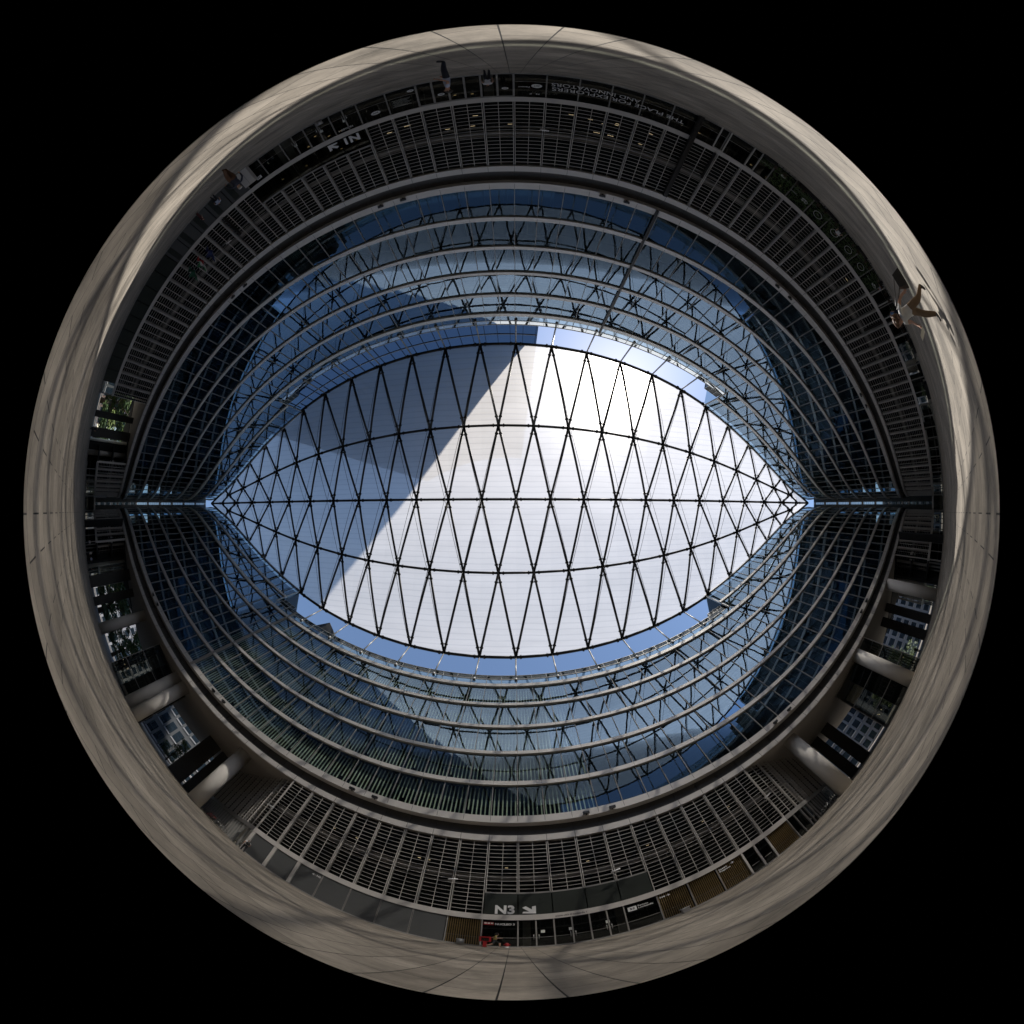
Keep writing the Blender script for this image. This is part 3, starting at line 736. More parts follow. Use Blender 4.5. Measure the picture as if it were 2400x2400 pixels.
# ------------------------------------------------------------------ lettering, bent along the fronts
def glyphs(txt,h,bold=0.):
    cu=bpy.data.curves.new('t','FONT'); cu.body=txt; cu.size=h/.70; cu.offset=bold*h; cu.resolution_u=3; cu.space_line=.82
    ob=bpy.data.objects.new('t',cu); col.objects.link(ob); dg=bpy.context.evaluated_depsgraph_get(); dg.update()
    me=bpy.data.meshes.new_from_object(ob.evaluated_get(dg)); bpy.data.objects.remove(ob)
    V=[v.co.copy() for v in me.vertices]; F=[tuple(p.vertices) for p in me.polygons]; bpy.data.meshes.remove(me); return V,F
def write(side,s0,z,h,txt,B,off=.26,width=None,bold=.03,m='white',name='lettering'):
    V,F=glyphs(txt,h,bold); x0=min(v.x for v in V); x1=max(v.x for v in V); k=1. if width is None else width/(x1-x0)
    d=1 if side=='S' else -1
    fs=sorted(F,key=lambda q:min(V[i].x for i in q)); words_=[]; right=None
    for q in fs:
        lo=min(V[i].x for i in q)
        if right is None or lo-right>.20*h: words_.append([]); right=lo
        words_[-1].append(q); right=max(right,max(V[i].x for i in q))
    for w_ in words_:
        out=[];ff=[];mp={}
        for q in w_:
            for i in q:
                if i not in mp: mp[i]=len(out); p=P(side,s0+d*(V[i].x-x0)*k,off); out.append((p[0],p[1],z+V[i].y))
            ff.append(tuple(mp[i] for i in q))
        o=part(MB().add(out,ff),name,M[m],B)
    return o
def shape(side,s0,z0,pts,B,off=.26,m='white',name='arrow'):
    d=1 if side=='S' else -1
    V=[]
    for (u,v) in pts: p=P(side,s0+d*u,off); V.append((p[0],p[1],z0+v))
    mb=MB().add(V,[tuple(range(len(V)))]); return part(mb,name,M[m],B)
ARR=[(0,.60),(.16,.74),(.50,.34),(.50,.74),(.78,.60) if False else (.78,.78),(.78,0),(0,0) if False else (.02,0),(.02,.26) if False else (.14,.18),(.36,.18)]
ARR=[(0,.62),(.20,.78),(.56,.42),(.56,.72),(.78,.78),(.78,0),(0,0.06),(.06,.22),(.40,.22)]
write('S',1.99,3.58,.82,'N3',SOUTH,.26,1.12,.055); shape('S',3.54,3.55,ARR,SOUTH,.26)
write('N',-7.36,3.66,.78,'N1',NORTH,.26,1.14,.055); shape('N',-9.0,3.62,ARR,NORTH,.26)
write('S',2.05,2.38,.19,'NUCLEO 3',SOUTH,.27,1.07,.04); write('N',-7.5,2.45,.19,'NUCLEO 1',NORTH,.27,1.07,.04)
mb=MB(); fr,_=frame('S',1.42,1.98,.27); mb.lbox(fr,0,.55,0,.02,2.36,2.64); part(mb,'red_notice_board',M['red'],SOUTH)
for i in range(3):
    mb=MB(); mb.lbox(fr,.03+.18*i,.16+.18*i,-.008,-.003,2.46,2.60); part(mb,'notice_sheet',M['paper'],SOUTH)
def rose(side,s0,z0,sz,B):
    fr,_=frame(side,s0,s0+(1 if side=='S' else 1),.26)
    mb=MB().lbox(fr,0,sz,0,.01,z0,z0+sz*.85); part(mb,'logo_plate',M['white'],B)
    mb=MB()
    for k in range(4):
        a=math.pi/4+k*math.pi/2; mb_c=(sz/2+.17*sz*math.cos(a)*1.25,z0+sz*.425+.17*sz*math.sin(a))
        mb.add([fr(mb_c[0]+.13*sz*math.cos(t*math.pi/6+a)*(1.5 if t%6==0 else 1),-.006,mb_c[1]+.085*sz*math.sin(t*math.pi/6+a)) for t in range(12)],[tuple(range(12))])
    part(mb,'logo_rose',M['black'],B)
rose('S',9.45,2.12,.52,SOUTH); rose('N',-15.75,2.16,.46,NORTH)
write('S',10.06,2.42,.15,'Regione',SOUTH,.27,.62,.03); write('S',10.06,2.20,.15,'Lombardia',SOUTH,.27,.9,.03)
write('S',11.40,2.44,.17,'N4',SOUTH,.27,.33,.05); SM=[(0,.05),(.16,.05),(.10,.13),(.16,.15),(.28,.04),(.16,-.07),(.10,-.05),(.16,.02),(0,.02)]
shape('S',11.78,2.48,SM,SOUTH,.27); write('S',15.35,2.50,.15,'Spazio',SOUTH,.27,.62,.05); write('S',15.35,2.27,.15,'Regione',SOUTH,.27,.80,.05); shape('S',16.2,2.56,SM,SOUTH,.27)
write('S',5.40,3.06,.17,'piazza città di lombardia 1',SOUTH,.21,1.75,.02,'black')
write('S',-8.98,2.40,.17,'N2',SOUTH,.27,.30,.05); shape('S',-9.05,2.44,[(-a,b) for a,b in SM],SOUTH,.27)
write('N',13.9,1.55,.40,'THE PLACE FOR EXPLORERS',NORTH,.24,8.5,.0); write('N',10.85,1.02,.40,'AND INNOVATORS',NORTH,.24,5.5,.0)
write('N',4.55+.1,2.42,.15,'N   F',NORTH,.24,.0+.6,.02)
def ell(s0,z0,w_,h_,B,txt='jog'):
    fr,_=frame('N',s0-w_/2,s0+w_/2,.25); 
    mb=MB().add([fr(w_/2+w_/2*math.cos(t*math.pi/12),0,z0+h_/2*math.sin(t*math.pi/12)) for t in range(24)],[tuple(range(24))]); part(mb,'logo_plate',M['white'],B)
    write('N',s0+w_*.27,z0-h_*.15,h_*.42,txt,B,.235,w_*.54,.03,'black')
ell(4.47,1.53,.66,.46,NORTH); ell(2.56,1.86,.42,.28,NORTH); ell(-1.38,1.85,.44,.3,NORTH); ell(-3.2,.62,.44,.3,NORTH); ell(-5.75,2.07,.66,.44,NORTH); ell(24.3,1.59,.72,.5,NORTH); ell(21.8,.9,.5,.34,NORTH); ell(34.3,1.6,.7,.46,NORTH)
write('N',4.05,1.62,.15,'Patent',NORTH,.24,.7,.02); write('N',23.6,1.6,.14,'Patent',NORTH,.24,.7,.02); write('N',33.6,1.6,.14,'Patent',NORTH,.24,.6,.02)
fr,_=frame('N',-4.6,-3.1,.25); mb=MB()
for i in range(7): mb.lbox(fr,.05+.1*(i%2),1.3-.12*(i%3),0,.004,1.35+i*.13,1.37+i*.13)
part(mb,'poster_lines',M['paper'],NORTH,kind='stuff')

# small things along the fronts
def at(side,s,off,z=0): p=P(side,s,off); return (p[0],p[1],z)
def facing(side,s): 
    fr,_=frame(side,s-.25,s+.25); a=math.atan2(fr(1,0,0)[1]-fr(0,0,0)[1],fr(1,0,0)[0]-fr(0,0,0)[0]); return a if side=='S' else a+math.pi   # local -y faces the plaza
t=thing('fire_hose_cabinet',at('S',1.62,-.35),'red fire hose cabinet on a red stand left of the N3 glass','fire hose cabinet',None,facing('S',1.62))
MB().box(-.30,.30,-.12,.12,.58,1.10).build('cabinet',M['red'],t); MB().box(-.10,.10,-.09,.09,0,.58).build('stand',M['red'],t); MB().box(-.20,.20,-.135,-.12,.66,1.0).build('cabinet_window',M['shop'],t)
t=thing('fire_hydrant',at('S',2.75,-.35),'short red fire hydrant with a white base under the NUCLEO 3 lettering','fire hydrant')
MB().tube((0,0,.12),(0,0,.42),.10,.09,12).ball((0,0,.42),.11).tube((-.18,0,.32),(.18,0,.32),.045).build('hydrant_body',M['red'],t); MB().tube((0,0,0),(0,0,.13),.13,.12,12).build('hydrant_base',M['white'],t)
def bin_(side,s,off,lab):
    t=thing('litter_bin',at(side,s,off),lab,'litter bin','steel litter bins')
    MB().tube((0,0,.03),(0,0,.62),.20,.22,14).build('bin_body',M['alu_d'],t); MB().torus((0,0,.63),(1,0,0),(0,1,0),.22,.02).build('bin_rim',M['rail'],t)
bin_('S',.36,-.6,'round steel litter bin in front of the slats left of N3'); bin_('N',-9.2,-.6,'round steel litter bin by the N1 entrance')
t=thing('ashtray_table',at('S',12.35,-.5),'small steel ashtray stand with white top by the N4 slats','ashtray',None,facing('S',12.35))
MB().box(-.22,.22,-.18,.18,.0,.44).build('ashtray_body',M['alu_d'],t); MB().box(-.30,.30,-.2,.2,.46,.50).build('ashtray_top',M['white'],t)
t=thing('steel_cabinet',at('N',-15.95,-.4),'tall plain steel cabinet beside the logo right of the grey wall','cabinet',None,facing('N',-15.95))
MB().box(-.52,.52,-.22,.25,0,2.35).build('cabinet_body',M['alu'],t); MB().box(-.005,.005,-.226,-.22,.05,2.3).build('door_gap',M['black'],t)
# flags
def flag(s,colors,lab):
    t=thing('flag',at('N',s,.1,5.0),lab,'flag','flags on the upper left front',facing('N',s))
    MB().tube((0,0,0),(0,-1.5,2.1),.03).build('flag_pole',M['rail'],t)
    n=12; mb=MB(); V=[];F=[]
    for i in range(n+1):
        for j in range(7):
            q=i/n; u=.35+1.1*q; yy=-1.5*(1-q*.62)+.0; zz=2.1*(1-q*.62); dr=j/6*(1.55-.25*q)
            V.append((.16*math.sin(j*1.3+i*.9)*(.3+j/6),yy+.09*math.sin(i*1.1+j*.7),zz-dr-.02))
    for i in range(n):
        for j in range(6): F.append((i*7+j,(i+1)*7+j,(i+1)*7+j+1,i*7+j+1))
    mb.add(V,F,0,True); k=0
    for i in range(n):
        for j in range(6): mb.m[i*6+j]=int(i/n*len(colors))
    mb.build('flag_cloth',colors,t)
flag(-22.9,[cloth('navy',(.02,.03,.10))],'navy blue flag, first from the entrance, hanging from a slanted pole')
flag(-24.3,[cloth('flag_green',(.03,.16,.06)),cloth('flag_white',(.5,.5,.5)),cloth('flag_red',(.35,.03,.03))],'green white and red flag hanging from the middle slanted pole')
flag(-25.7,[cloth('dark_green',(.02,.09,.05))],'dark green flag, farthest of the row from the N1 entrance')
t=thing('banner',at('N',-71.2,-.3,3.0),'white feather banner hanging near the left-hand tip','banner',None,facing('N',-71))
MB().tube((0,0,-3),(0,0,4.2),.04).build('banner_pole',M['rail'],t); MB().box(-.02,1.1,-.03,-.01,-.2,4.0).build('banner_cloth',M['white'],t)
# stone benches
# ------------------------------------------------------------------ café terrace
def leafball(mb,c,r,n,sz,m=0,zs=1.):
    for _ in range(n):
        d=Vector((random.gauss(0,1),random.gauss(0,1),random.gauss(0,1))).normalized()*r*random.uniform(.35,1)**.6
        p=Vector(c)+Vector((d.x,d.y,d.z*zs)); u=Vector((random.gauss(0,1),random.gauss(0,1),random.gauss(0,1))).normalized(); v=u.orthogonal().normalized(); s=sz*random.uniform(.6,1.3)
        mb.quad(p-u*s-v*s*.5,p+u*s-v*s*.5,p+u*s*.7+v*s*.5,p-u*s*.7+v*s*.5,m)
def chair_proto():
    t=thing('cafe_chair',(0,0,0),'dark café chair','chair','dark chairs on the café terrace')
    MB().box(-.21,.21,-.21,.21,.43,.46).build('seat',M['wood'],t); MB().box(-.21,.21,.19,.22,.50,.86).build('backrest',M['wood'],t)
    for x in (-.19,.19):
        for y in (-.19,.20): MB().tube((x,y,0),(x,y,.43 if y<0 else .85),.015,seg=6).build('leg',M['black'],t)
    return t
def table_proto():
    t=thing('cafe_table',(0,0,0),'small dark café table','table','small tables on the café terrace')
    MB().tube((0,0,.72),(0,0,.75),.36,seg=20).build('tabletop',M['wood'],t); MB().tube((0,0,0),(0,0,.72),.035,seg=8).build('table_post',M['black'],t); MB().tube((0,0,0),(0,0,.03),.22,seg=14).build('table_base',M['black'],t)
    return t
def copy_tree(o,parent=None):
    c=o.copy(); col.objects.link(c)
    if parent: c.parent=parent
    for ch in list(o.children): copy_tree(ch,c)
    return c
chair0=chair_proto(); table0=table_proto(); u1=u2=False
CS=[20.6,22.6,24.8,27.0,29.2,31.2,33.2,35.0,38.6,40.6]
for i,s in enumerate(CS):
    q=table0 if not u1 else copy_tree(table0); u1=True; q.location=at('N',s,-1.5+.25*(i%2)); 
    near=['the glass door','the second planter','the round logo','the first ring sign','the second ring sign','the third ring sign','the white lettering','the framed glass doors','the walking woman','the far right planter'][i]
    q['label']=f'small round café table by {near}'
    for j,(du,dv) in enumerate(((-.62,0),(.62,.1))):
        c=chair0 if not u2 else copy_tree(chair0); u2=True; p=P('N',s+du,-1.5+.25*(i%2)+dv); c.location=(p[0],p[1],0)
        c.rotation_euler=(0,0,facing('N',s)+(math.pi/2 if du<0 else -math.pi/2)+random.uniform(-.3,.3))
        c['label']=f'café chair, {"left" if j else "right"} of the table by {near}'
def planter(side,s,off,wd,h,hh,lab,m='leaf'):
    t=thing('planter',at(side,s,off),lab,'planter','planters round the café terrace',facing(side,s))
    MB().box(-wd/2,wd/2,-.22,.22,0,h).build('planter_box',M['black'],t)
    mb=MB()
    for i in range(int(wd/.25)): leafball(mb,(-wd/2+.15+i*.25,0,h+hh*.5),.26,40,.05,0,hh/.5)
    mb.build('foliage',M[m],t,kind='stuff')
for s,wd,h,hh,lab in ((19.9,1.0,.5,.9,'bushy planter next to the framed glass door'),(23.5,2.0,.55,.8,'long low hedge planter under the café logo'),(26.2,1.2,.5,1.0,'tall planter between the logo and the ring signs'),
   (30.3,1.2,.4,.5,'low planter between two ring signs'),(37.4,1.5,.45,1.1,'bushy planter behind the walking woman'),(41.5,1.6,.5,1.1,'bushy planter just right of the walking woman'),(47.2,2.2,.7,1.0,'large dark planter box with a bush at the right end of the café')):
    planter('N',s,-.75 if s<45 else -1.2,wd,h,hh,lab)
# green wall panels behind the terrace
for s0,s1 in bays(NB,20.9,34.8):
    fr,Ln=frame('N',s0,s1,.18); mb=MB()
    for _ in range(260):
        u=random.uniform(.1,Ln-.1); z=random.uniform(.3,2.75); a=random.uniform(-.06,.06); mb.quad(fr(u-.06,random.uniform(-.06,.05),z-.04),fr(u+.06,random.uniform(-.06,.05),z-.04+a),fr(u+.05,0,z+.05),fr(u-.05,-.03,z+.05+a))
    part(mb,'green_wall',M['leaf'],NORTH,kind='stuff')
for i,(s,lab) in enumerate(((25.74,'thin white ring sign nearest the café logo'),(27.85,'second thin white ring sign from the café logo'),(29.8,'third thin white ring sign from the café logo'),(31.8,'thin white ring sign farthest from the café logo'))):
    fr,_=frame('N',s-.5,s+.5,-.02); c=fr(.5,0,1.68)
    t=thing('ring_sign',c,lab,'ring sign','ring signs over the café terrace',facing('N',s))
    MB().torus((0,0,0),(1,0,0),(0,0,1),.42,.022,seg=32).build('ring',M['white'],t)
    o=MB().box(-.012,.012,.0,.02,.42,1.2); o.build('hanger',M['black'],t)
    MB().box(-.14,.14,-.01,.01,-.03,.03).build('sign_text_bar',M['alu_d'],t)
for s0,s1 in ((16.35,17.07),(18.95,19.65),(35.0,36.4),(38.8,40.55),(38.0,38.7)):
    fr,Ln=frame('N',s0,s1,.2); mb=MB()
    for u in (0,Ln): mb.lbox(fr,u-.04,u+.04,-.06,.06,0,2.86)
    mb.lbox(fr,0,Ln,-.06,.06,2.78,2.86); part(mb,'door_frame',M['alu'],NORTH)

# ------------------------------------------------------------------ people
def person(x,y,rz,h,pose,top,bot,shoe,hair,label,extra=None,long_hair=False,wide=1.0,sleeve='short',skirt=False,female=False):
    k=h/1.75
    J={'pel':(0,0,.95),'sp':(0,0,1.12),'ch':(0,.01,1.33),'nk':(0,.0,1.49),'jaw':(0,.03,1.575),'cr':(0,.0,1.665)}
    rad={'pel':(.155,.115),'sp':(.135,.10),'ch':(.165,.115),'nk':(.055,.055),'jaw':(.062,.072),'cr':(.078,.098)}
    if pose=='walk': L=dict(kn=[(-.09,.13,.51),(.09,-.02,.50)],an=[(-.09,.18,.09),(.09,-.22,.13)],toe=[(-.09,.36,.05),(.09,-.08,.03)],el=[(-.25,-.12,1.19),(.25,.08,1.18)],wr=[(-.26,-.12,.93),(.23,.20,1.0)])
    elif pose=='run': L=dict(kn=[(-.09,.30,.62),(.09,-.08,.50)],an=[(-.09,.30,.20),(.09,-.46,.30)],toe=[(-.09,.48,.16),(.09,-.42,.16)],el=[(-.25,-.2,1.22),(.25,.12,1.19)],wr=[(-.24,.04,1.14),(.20,.34,1.2)])
    elif pose=='sit': L=dict(kn=[(-.12,.44,.50),(.12,.44,.50)],an=[(-.13,.42,.08),(.12,.50,.08)],toe=[(-.14,.60,.04),(.12,.68,.04)],el=[(-.25,.03,.83),(.25,.03,.83)],wr=[(-.16,.28,.78),(.14,.28,.80)])
    elif pose=='carry': L=dict(kn=[(.09,.16,.52),(-.09,-.06,.50)][::-1],an=[(-.09,-.28,.15),(.09,.24,.09)],toe=[(-.09,-.16,.03),(.09,.42,.05)],el=[(-.27,-.14,1.17),(.25,.10,1.16)],wr=[(-.29,-.20,.92),(.14,.30,.98)])
    else: L=dict(kn=[(-.10,.03,.50),(.10,.02,.50)],an=[(-.11,0,.09),(.11,0,.09)],toe=[(-.13,.17,.03),(.13,.17,.03)],el=[(-.26,-.02,1.18),(.26,-.02,1.18)],wr=[(-.27,.08,.94),(.24,.20,1.02)])
    dzp=0
    if pose=='sit':
        dzp=-.40
        for n_ in ('pel','sp','ch','nk','jaw','cr'): a=J[n_]; J[n_]=(a[0],a[1],a[2]+dzp)
    if pose in('run','carry'):
        for n_,f_ in (('sp',.02),('ch',.06),('nk',.09),('jaw',.13),('cr',.12)): a=J[n_]; J[n_]=(a[0],a[1]+f_,a[2])
    V=[];E=[];Rr=[];T=[]
    def add(p,r,par=None,tg='top'):
        V.append((p[0]*k*(wide if tg in('top','bot') else 1),p[1]*k,p[2]*k)); Rr.append((r[0]*k,r[1]*k)); 
        if par is not None: E.append((par,len(V)-1)); T.append(tg)
        return len(V)-1
    pel=add(J['pel'],rad['pel']); sp=add(J['sp'],rad['sp'],pel,'top'); ch=add(J['ch'],rad['ch'],sp,'top'); nk=add(J['nk'],rad['nk'],ch,'skin'); jw=add(J['jaw'],rad['jaw'],nk,'skin'); cr=add(J['cr'],rad['cr'],jw,'skin')
    lean=J['ch'][1]
    for i,sx in enumerate((-1,1)):
        hp=add((sx*.09,0,.88+dzp),(.095,.10),pel,'bot'); kn=add(L['kn'][i],(.075,.078),hp,'bot'); an=add(L['an'][i],(.05,.052),kn,'bot' if not skirt else 'skin'); te=add(L['toe'][i],(.042,.03),an,'shoe')
        sh=add((sx*.17,lean,1.42+dzp),(.062,.062),ch,'top'); e_=L['el'][i]; w_=L['wr'][i]
        mid=add(((sx*.17+e_[0])/2,(lean+e_[1])/2,(1.42+dzp+e_[2])/2),(.052,.052),sh,'top'); el=add(e_,(.040,.040),mid,'skin' if sleeve=='short' else 'top'); wr=add(w_,(.026,.026),el,'skin' if sleeve=='short' else 'top')
        d=(Vector(w_)-Vector(e_)).normalized(); sdn=Vector((sx,0,0)); nn=d.cross(sdn).normalized()
        pm=Vector(w_)+d*.07; ip=add(pm,(.036,.016),wr,'skin')
        for j in range(4):
            off_=nn*(.026*(1.5-j)/1.5); a_=add(pm+off_+d*.035,(.010,.010),ip,'skin'); add(pm+off_+d*(.075-.008*abs(j-1.3))-sdn*.018,(.008,.008),a_,'skin')
        a_=add(Vector(w_)+d*.04+nn*.04-sdn*.006,(.011,.011),wr,'skin'); add(Vector(w_)+d*.075+nn*.052-sdn*.022,(.009,.009),a_,'skin')
    me=bpy.data.meshes.new('p'); me.from_pydata(V,E,[]); ob=bpy.data.objects.new('p',me); col.objects.link(ob)
    md=ob.modifiers.new('s','SKIN'); md.use_smooth_shade=True
    for i,v in enumerate(me.skin_vertices[0].data): v.radius=Rr[i]; v.use_root=(i==0)
    sb=ob.modifiers.new('b','SUBSURF'); sb.levels=1; sb.render_levels=1
    dg=bpy.context.evaluated_depsgraph_get(); dg.update(); m2=bpy.data.meshes.new_from_object(ob.evaluated_get(dg)); bpy.data.objects.remove(ob)
    mats=[M['skin'],top,bot,shoe]; idx={'skin':0,'top':1,'bot':2,'shoe':3}
    m2.materials.clear()
    for q in mats: m2.materials.append(q)
    VV=[Vector(v) for v in V]
    for p in m2.polygons:
        c=p.center; best=9;bi=0
        for q,(a,b) in enumerate(E):
            A,B_=VV[a],VV[b]; t=max(0,min(1,(c-A).dot(B_-A)/max(1e-9,(B_-A).length_squared))); dd=(A+(B_-A)*t-c).length-.5*(Rr[a][0]*(1-t)+Rr[b][0]*t)
            if dd<best: best=dd;bi=q
        mi=idx[T[bi]]
        if mi==0 and c.z/k<1.47+dzp and abs(c.x)<.14 and bi==2: mi=1
        if mi==1 and c.z/k<.97+dzp: mi=2
        p.material_index=mi; p.use_smooth=True
    # face: eyes, nose, ears, mouth joined into the body mesh
    bm=bmesh.new(); bm.from_mesh(m2); cx,cy,cz=[q*k for q in J['cr']]
    def blob(dx,dy,dz_,r,mi,sq=(1,1,1)):
        r_=bmesh.ops.create_uvsphere(bm,u_segments=8,v_segments=6,radius=r*k); 
        for v in r_['verts']: v.co=Vector((v.co.x*sq[0]+cx+dx*k,v.co.y*sq[1]+cy+dy*k,v.co.z*sq[2]+cz+dz_*k))
        for f in {f for v in r_['verts'] for f in v.link_faces}: f.material_index=mi; f.smooth=True
    blob(0,.100,-.035,.016,0,(.8,1,1.5)); blob(-.072,.0,-.02,.02,0,(.4,1,1.4)); blob(.072,.0,-.02,.02,0,(.4,1,1.4)); blob(-.030,.088,.0,.010,3); blob(.030,.088,.0,.010,3); blob(0,.088,-.075,.016,0,(1.4,.5,.5))
    bm.to_mesh(m2); bm.free(); m2.name='person'
    o=bpy.data.objects.new('person',m2); col.objects.link(o); o.location=(x,y,0); o.rotation_euler=(0,0,rz); tag(o,label,'person','people on the plaza')
    mb=MB(); 
    if long_hair:
        mb.ball((cx,cy-.015*k,cz+.03*k),.118*k,0,14,10,(1.0,1.05,1.0),.10)
        for _ in range(46):
            a=random.uniform(0,2*math.pi); 
            if math.sin(a)>.75: continue
            mb.ball((cx+.10*k*math.cos(a),cy-.02*k+.10*k*math.sin(a),cz+random.uniform(-.10,.09)*k),random.uniform(.03,.05)*k,0,7,5)
    else: mb.ball((cx,cy-.018*k,cz+.028*k),.094*k,0,12,8,(.86,1.02,.92),.03)
    h_=mb.build('hair',hair,o)
    if extra: extra(o,k)
    return o
def handbag(o,k):
    t=MB().box(-.46*k,-.24*k,-.62*k,-.30*k,.86*k,1.16*k); 
    mb=MB(); mb.add([(-.42,-.62,.60),(-.28,-.62,.60),(-.28,-.22,.62),(-.42,-.22,.62),(-.39,-.56,.96),(-.31,-.56,.96),(-.31,-.26,.98),(-.39,-.26,.98)],[(3,2,1,0),(4,5,6,7),(0,1,5,4),(1,2,6,5),(2,3,7,6),(3,0,4,7)])
    b=mb.build('handbag',M['black'],None); b.scale=(.84,.84,.84); b.location=o.location; b.rotation_euler=o.rotation_euler; tag(b,'black leather handbag swinging behind the walking curly haired woman','handbag')
    mb=MB().tube((-.35,-.52,.95),(-.22,-.06,1.44),.013).tube((-.35,-.28,.97),(-.22,.02,1.45),.013); s_=mb.build('strap',M['black'],b)
    c=MB().add([(.06,.36,.86),(.28,.38,.84),(.27,.54,1.06),(.07,.52,1.08)],[(0,1,2,3)]); c.add([(.06,.365,.855),(.28,.385,.835),(.27,.545,1.055),(.07,.525,1.075)],[(3,2,1,0)])
    c=c.build('paper_sheet',M['paper'],None); c.scale=(.84,.84,.84); c.location=o.location; c.rotation_euler=o.rotation_euler; tag(c,'white sheet of paper in the hand of the curly haired woman','paper')
def backpack(o,k):
    mb=MB().ball((0,-.20*k,1.27*k),.19*k,0,12,8,(.85,.6,1.25)); b=mb.build('backpack',M['black'],None); b.location=o.location; b.rotation_euler=o.rotation_euler; tag(b,'black backpack on the man in the white shirt at the lower left','backpack')
W=cloth
person(5.92,-3.02,0.05,1.46,'carry',W('white',(.55,.55,.54)),W('brown',(.16,.105,.06)),M['black'],M['hair_b'],'curly haired woman in a white top and brown trousers striding past with a handbag',handbag,True,1.18,'short')
person(-1.45,-9.6,R(80),1.58,'stand',W('pale_blue',(.34,.38,.50)),W('dark_denim',(.018,.022,.035)),M['black'],M['hair_k'],'man in pale blue shirt and dark jeans walking on shaded paving near the glass doors')
person(-1.05,-18.5,R(160),1.62,'stand',W('off_white',(.42,.42,.44)),W('black',(.015,.015,.02)),M['black'],M['hair_k'],'man in an off-white shirt standing with his back turned by the glass doors')
person(-8.3,-9.9,R(120),1.64,'walk',W('dark_navy',(.02,.023,.04)),W('rust',(.11,.055,.03)),W('tan',(.2,.12,.07)),M['hair_g'],'grey haired man in a navy jacket and rust trousers walking at the upper left',None,False,1.08,'long')
person(-18.6,-19.6,R(140),1.62,'stand',W('pale_blue',(.34,.38,.50)),W('black',(.015,.015,.02)),M['black'],M['hair_k'],'person in a light blue shirt by the grey wall panels below the flags')
person(-22.6,-21.4,R(200),1.6,'stand',W('dull_red',(.10,.03,.03)),W('dull_red',(.10,.03,.03)),M['black'],M['hair_k'],'person dressed in dull red beside the grey wall, nearest the flags')
person(-16.2,20.3,R(50),1.64,'walk',W('white',(.55,.55,.54)),W('black',(.015,.015,.02)),M['black'],M['hair_g'],'man in a white shirt and black trousers with a backpack at the lower left',backpack)
person(-.85,21.1,R(-90),1.5,'run',W('yellow_print',(.46,.38,.13)),W('charcoal',(.03,.03,.035)),W('tan',(.2,.12,.07)),M['hair_k'],'woman in a yellow print top hurrying past the red hose cabinet',None,True,1.0,'short',True)
person(26.6,22.8,R(200),1.66,'stand',W('white',(.55,.55,.54)),W('black',(.015,.015,.02)),M['black'],M['hair_k'],'man in a white shirt standing in the lower right passage behind the column')
person(22.9,-19.6,R(30),1.74,'stand',W('white',(.55,.55,.54)),W('black',(.015,.015,.02)),M['black'],M['hair_k'],'waiter in a white shirt standing among the café tables near the ring signs')
q=at('N',34.4-.62,-1.25); person(q[0],q[1],facing('N',34)-math.pi/2,1.72,'sit',W('pale_blue',(.34,.38,.50)),W('black',(.015,.015,.02)),M['black'],M['hair_k'],'seated customer in a pale blue shirt at the café table by the white lettering')
person(30.6,-16.0,R(10),1.76,'stand',W('sky_blue',(.15,.26,.45)),W('dark_denim',(.018,.022,.035)),M['black'],M['hair_k'],'man in a sky blue shirt standing just behind the walking woman')
for (x,y,c_,b_,lab) in ((-54.5,5.3,W('white',(.55,.55,.54)),W('black',(.015,.015,.02)),'person in a white top, nearest of the group by the left column'),(-56.3,6.3,W('pale_blue',(.34,.38,.50)),W('black',(.015,.015,.02)),'person in a pale blue top in the group by the left column'),(-55.2,7.6,W('black',(.015,.015,.02)),W('black',(.015,.015,.02)),'person all in black in the group by the left column'),(-57.5,4.1,W('off_white',(.42,.42,.44)),W('charcoal',(.03,.03,.035)),'person in an off-white top at the edge of the group by the left column')):
    person(x,y,random.uniform(0,6),1.72,'stand',c_,b_,M['black'],M['hair_k'],lab)
person(50.5,17.2,R(100),1.75,'walk',W('black',(.015,.015,.02)),W('black',(.015,.015,.02)),M['black'],M['hair_k'],'dark silhouetted person walking out through the lower right passage')
person(-44,-8.8,R(100),1.75,'walk',W('black',(.015,.015,.02)),W('black',(.015,.015,.02)),M['black'],M['hair_k'],'dark dressed person walking by the left trees opening')

# bicycles under the left return wall
def bicycle(x,y,rz,lab,c_):
    t=thing('bicycle',(x,y,0),lab,'bicycle','bicycles parked by the louvred wall',rz)
    for u in (-.52,.52):
        w_=MB().torus((u,0,.34),(1,0,0),(0,0,1),.325,.02,seg=20,k=5)
        for a in range(8): w_.tube((u,0,.34),(u+.32*math.cos(a*math.pi/4),0,.34+.32*math.sin(a*math.pi/4)),.004,seg=4)
        w_.build('wheel',M['black'],t)
    MB().tube((-.52,0,.34),(-.08,0,.30),.014).tube((-.08,0,.30),(-.22,0,.80),.016).tube((-.20,0,.72),(.36,0,.78),.016).tube((-.08,0,.30),(.38,0,.70),.018).tube((-.52,0,.34),(-.20,0,.74),.012).tube((.52,0,.34),(.36,0,.86),.015).build('frame',c_,t)
    MB().tube((.34,-.26,.98),(.34,.26,.98),.014).tube((.36,0,.84),(.34,0,.98),.014).build('handlebar',M['rail'],t); MB().ball((-.24,0,.86),.1,0,8,6,(1.3,.7,.4)).build('saddle',M['black'],t)
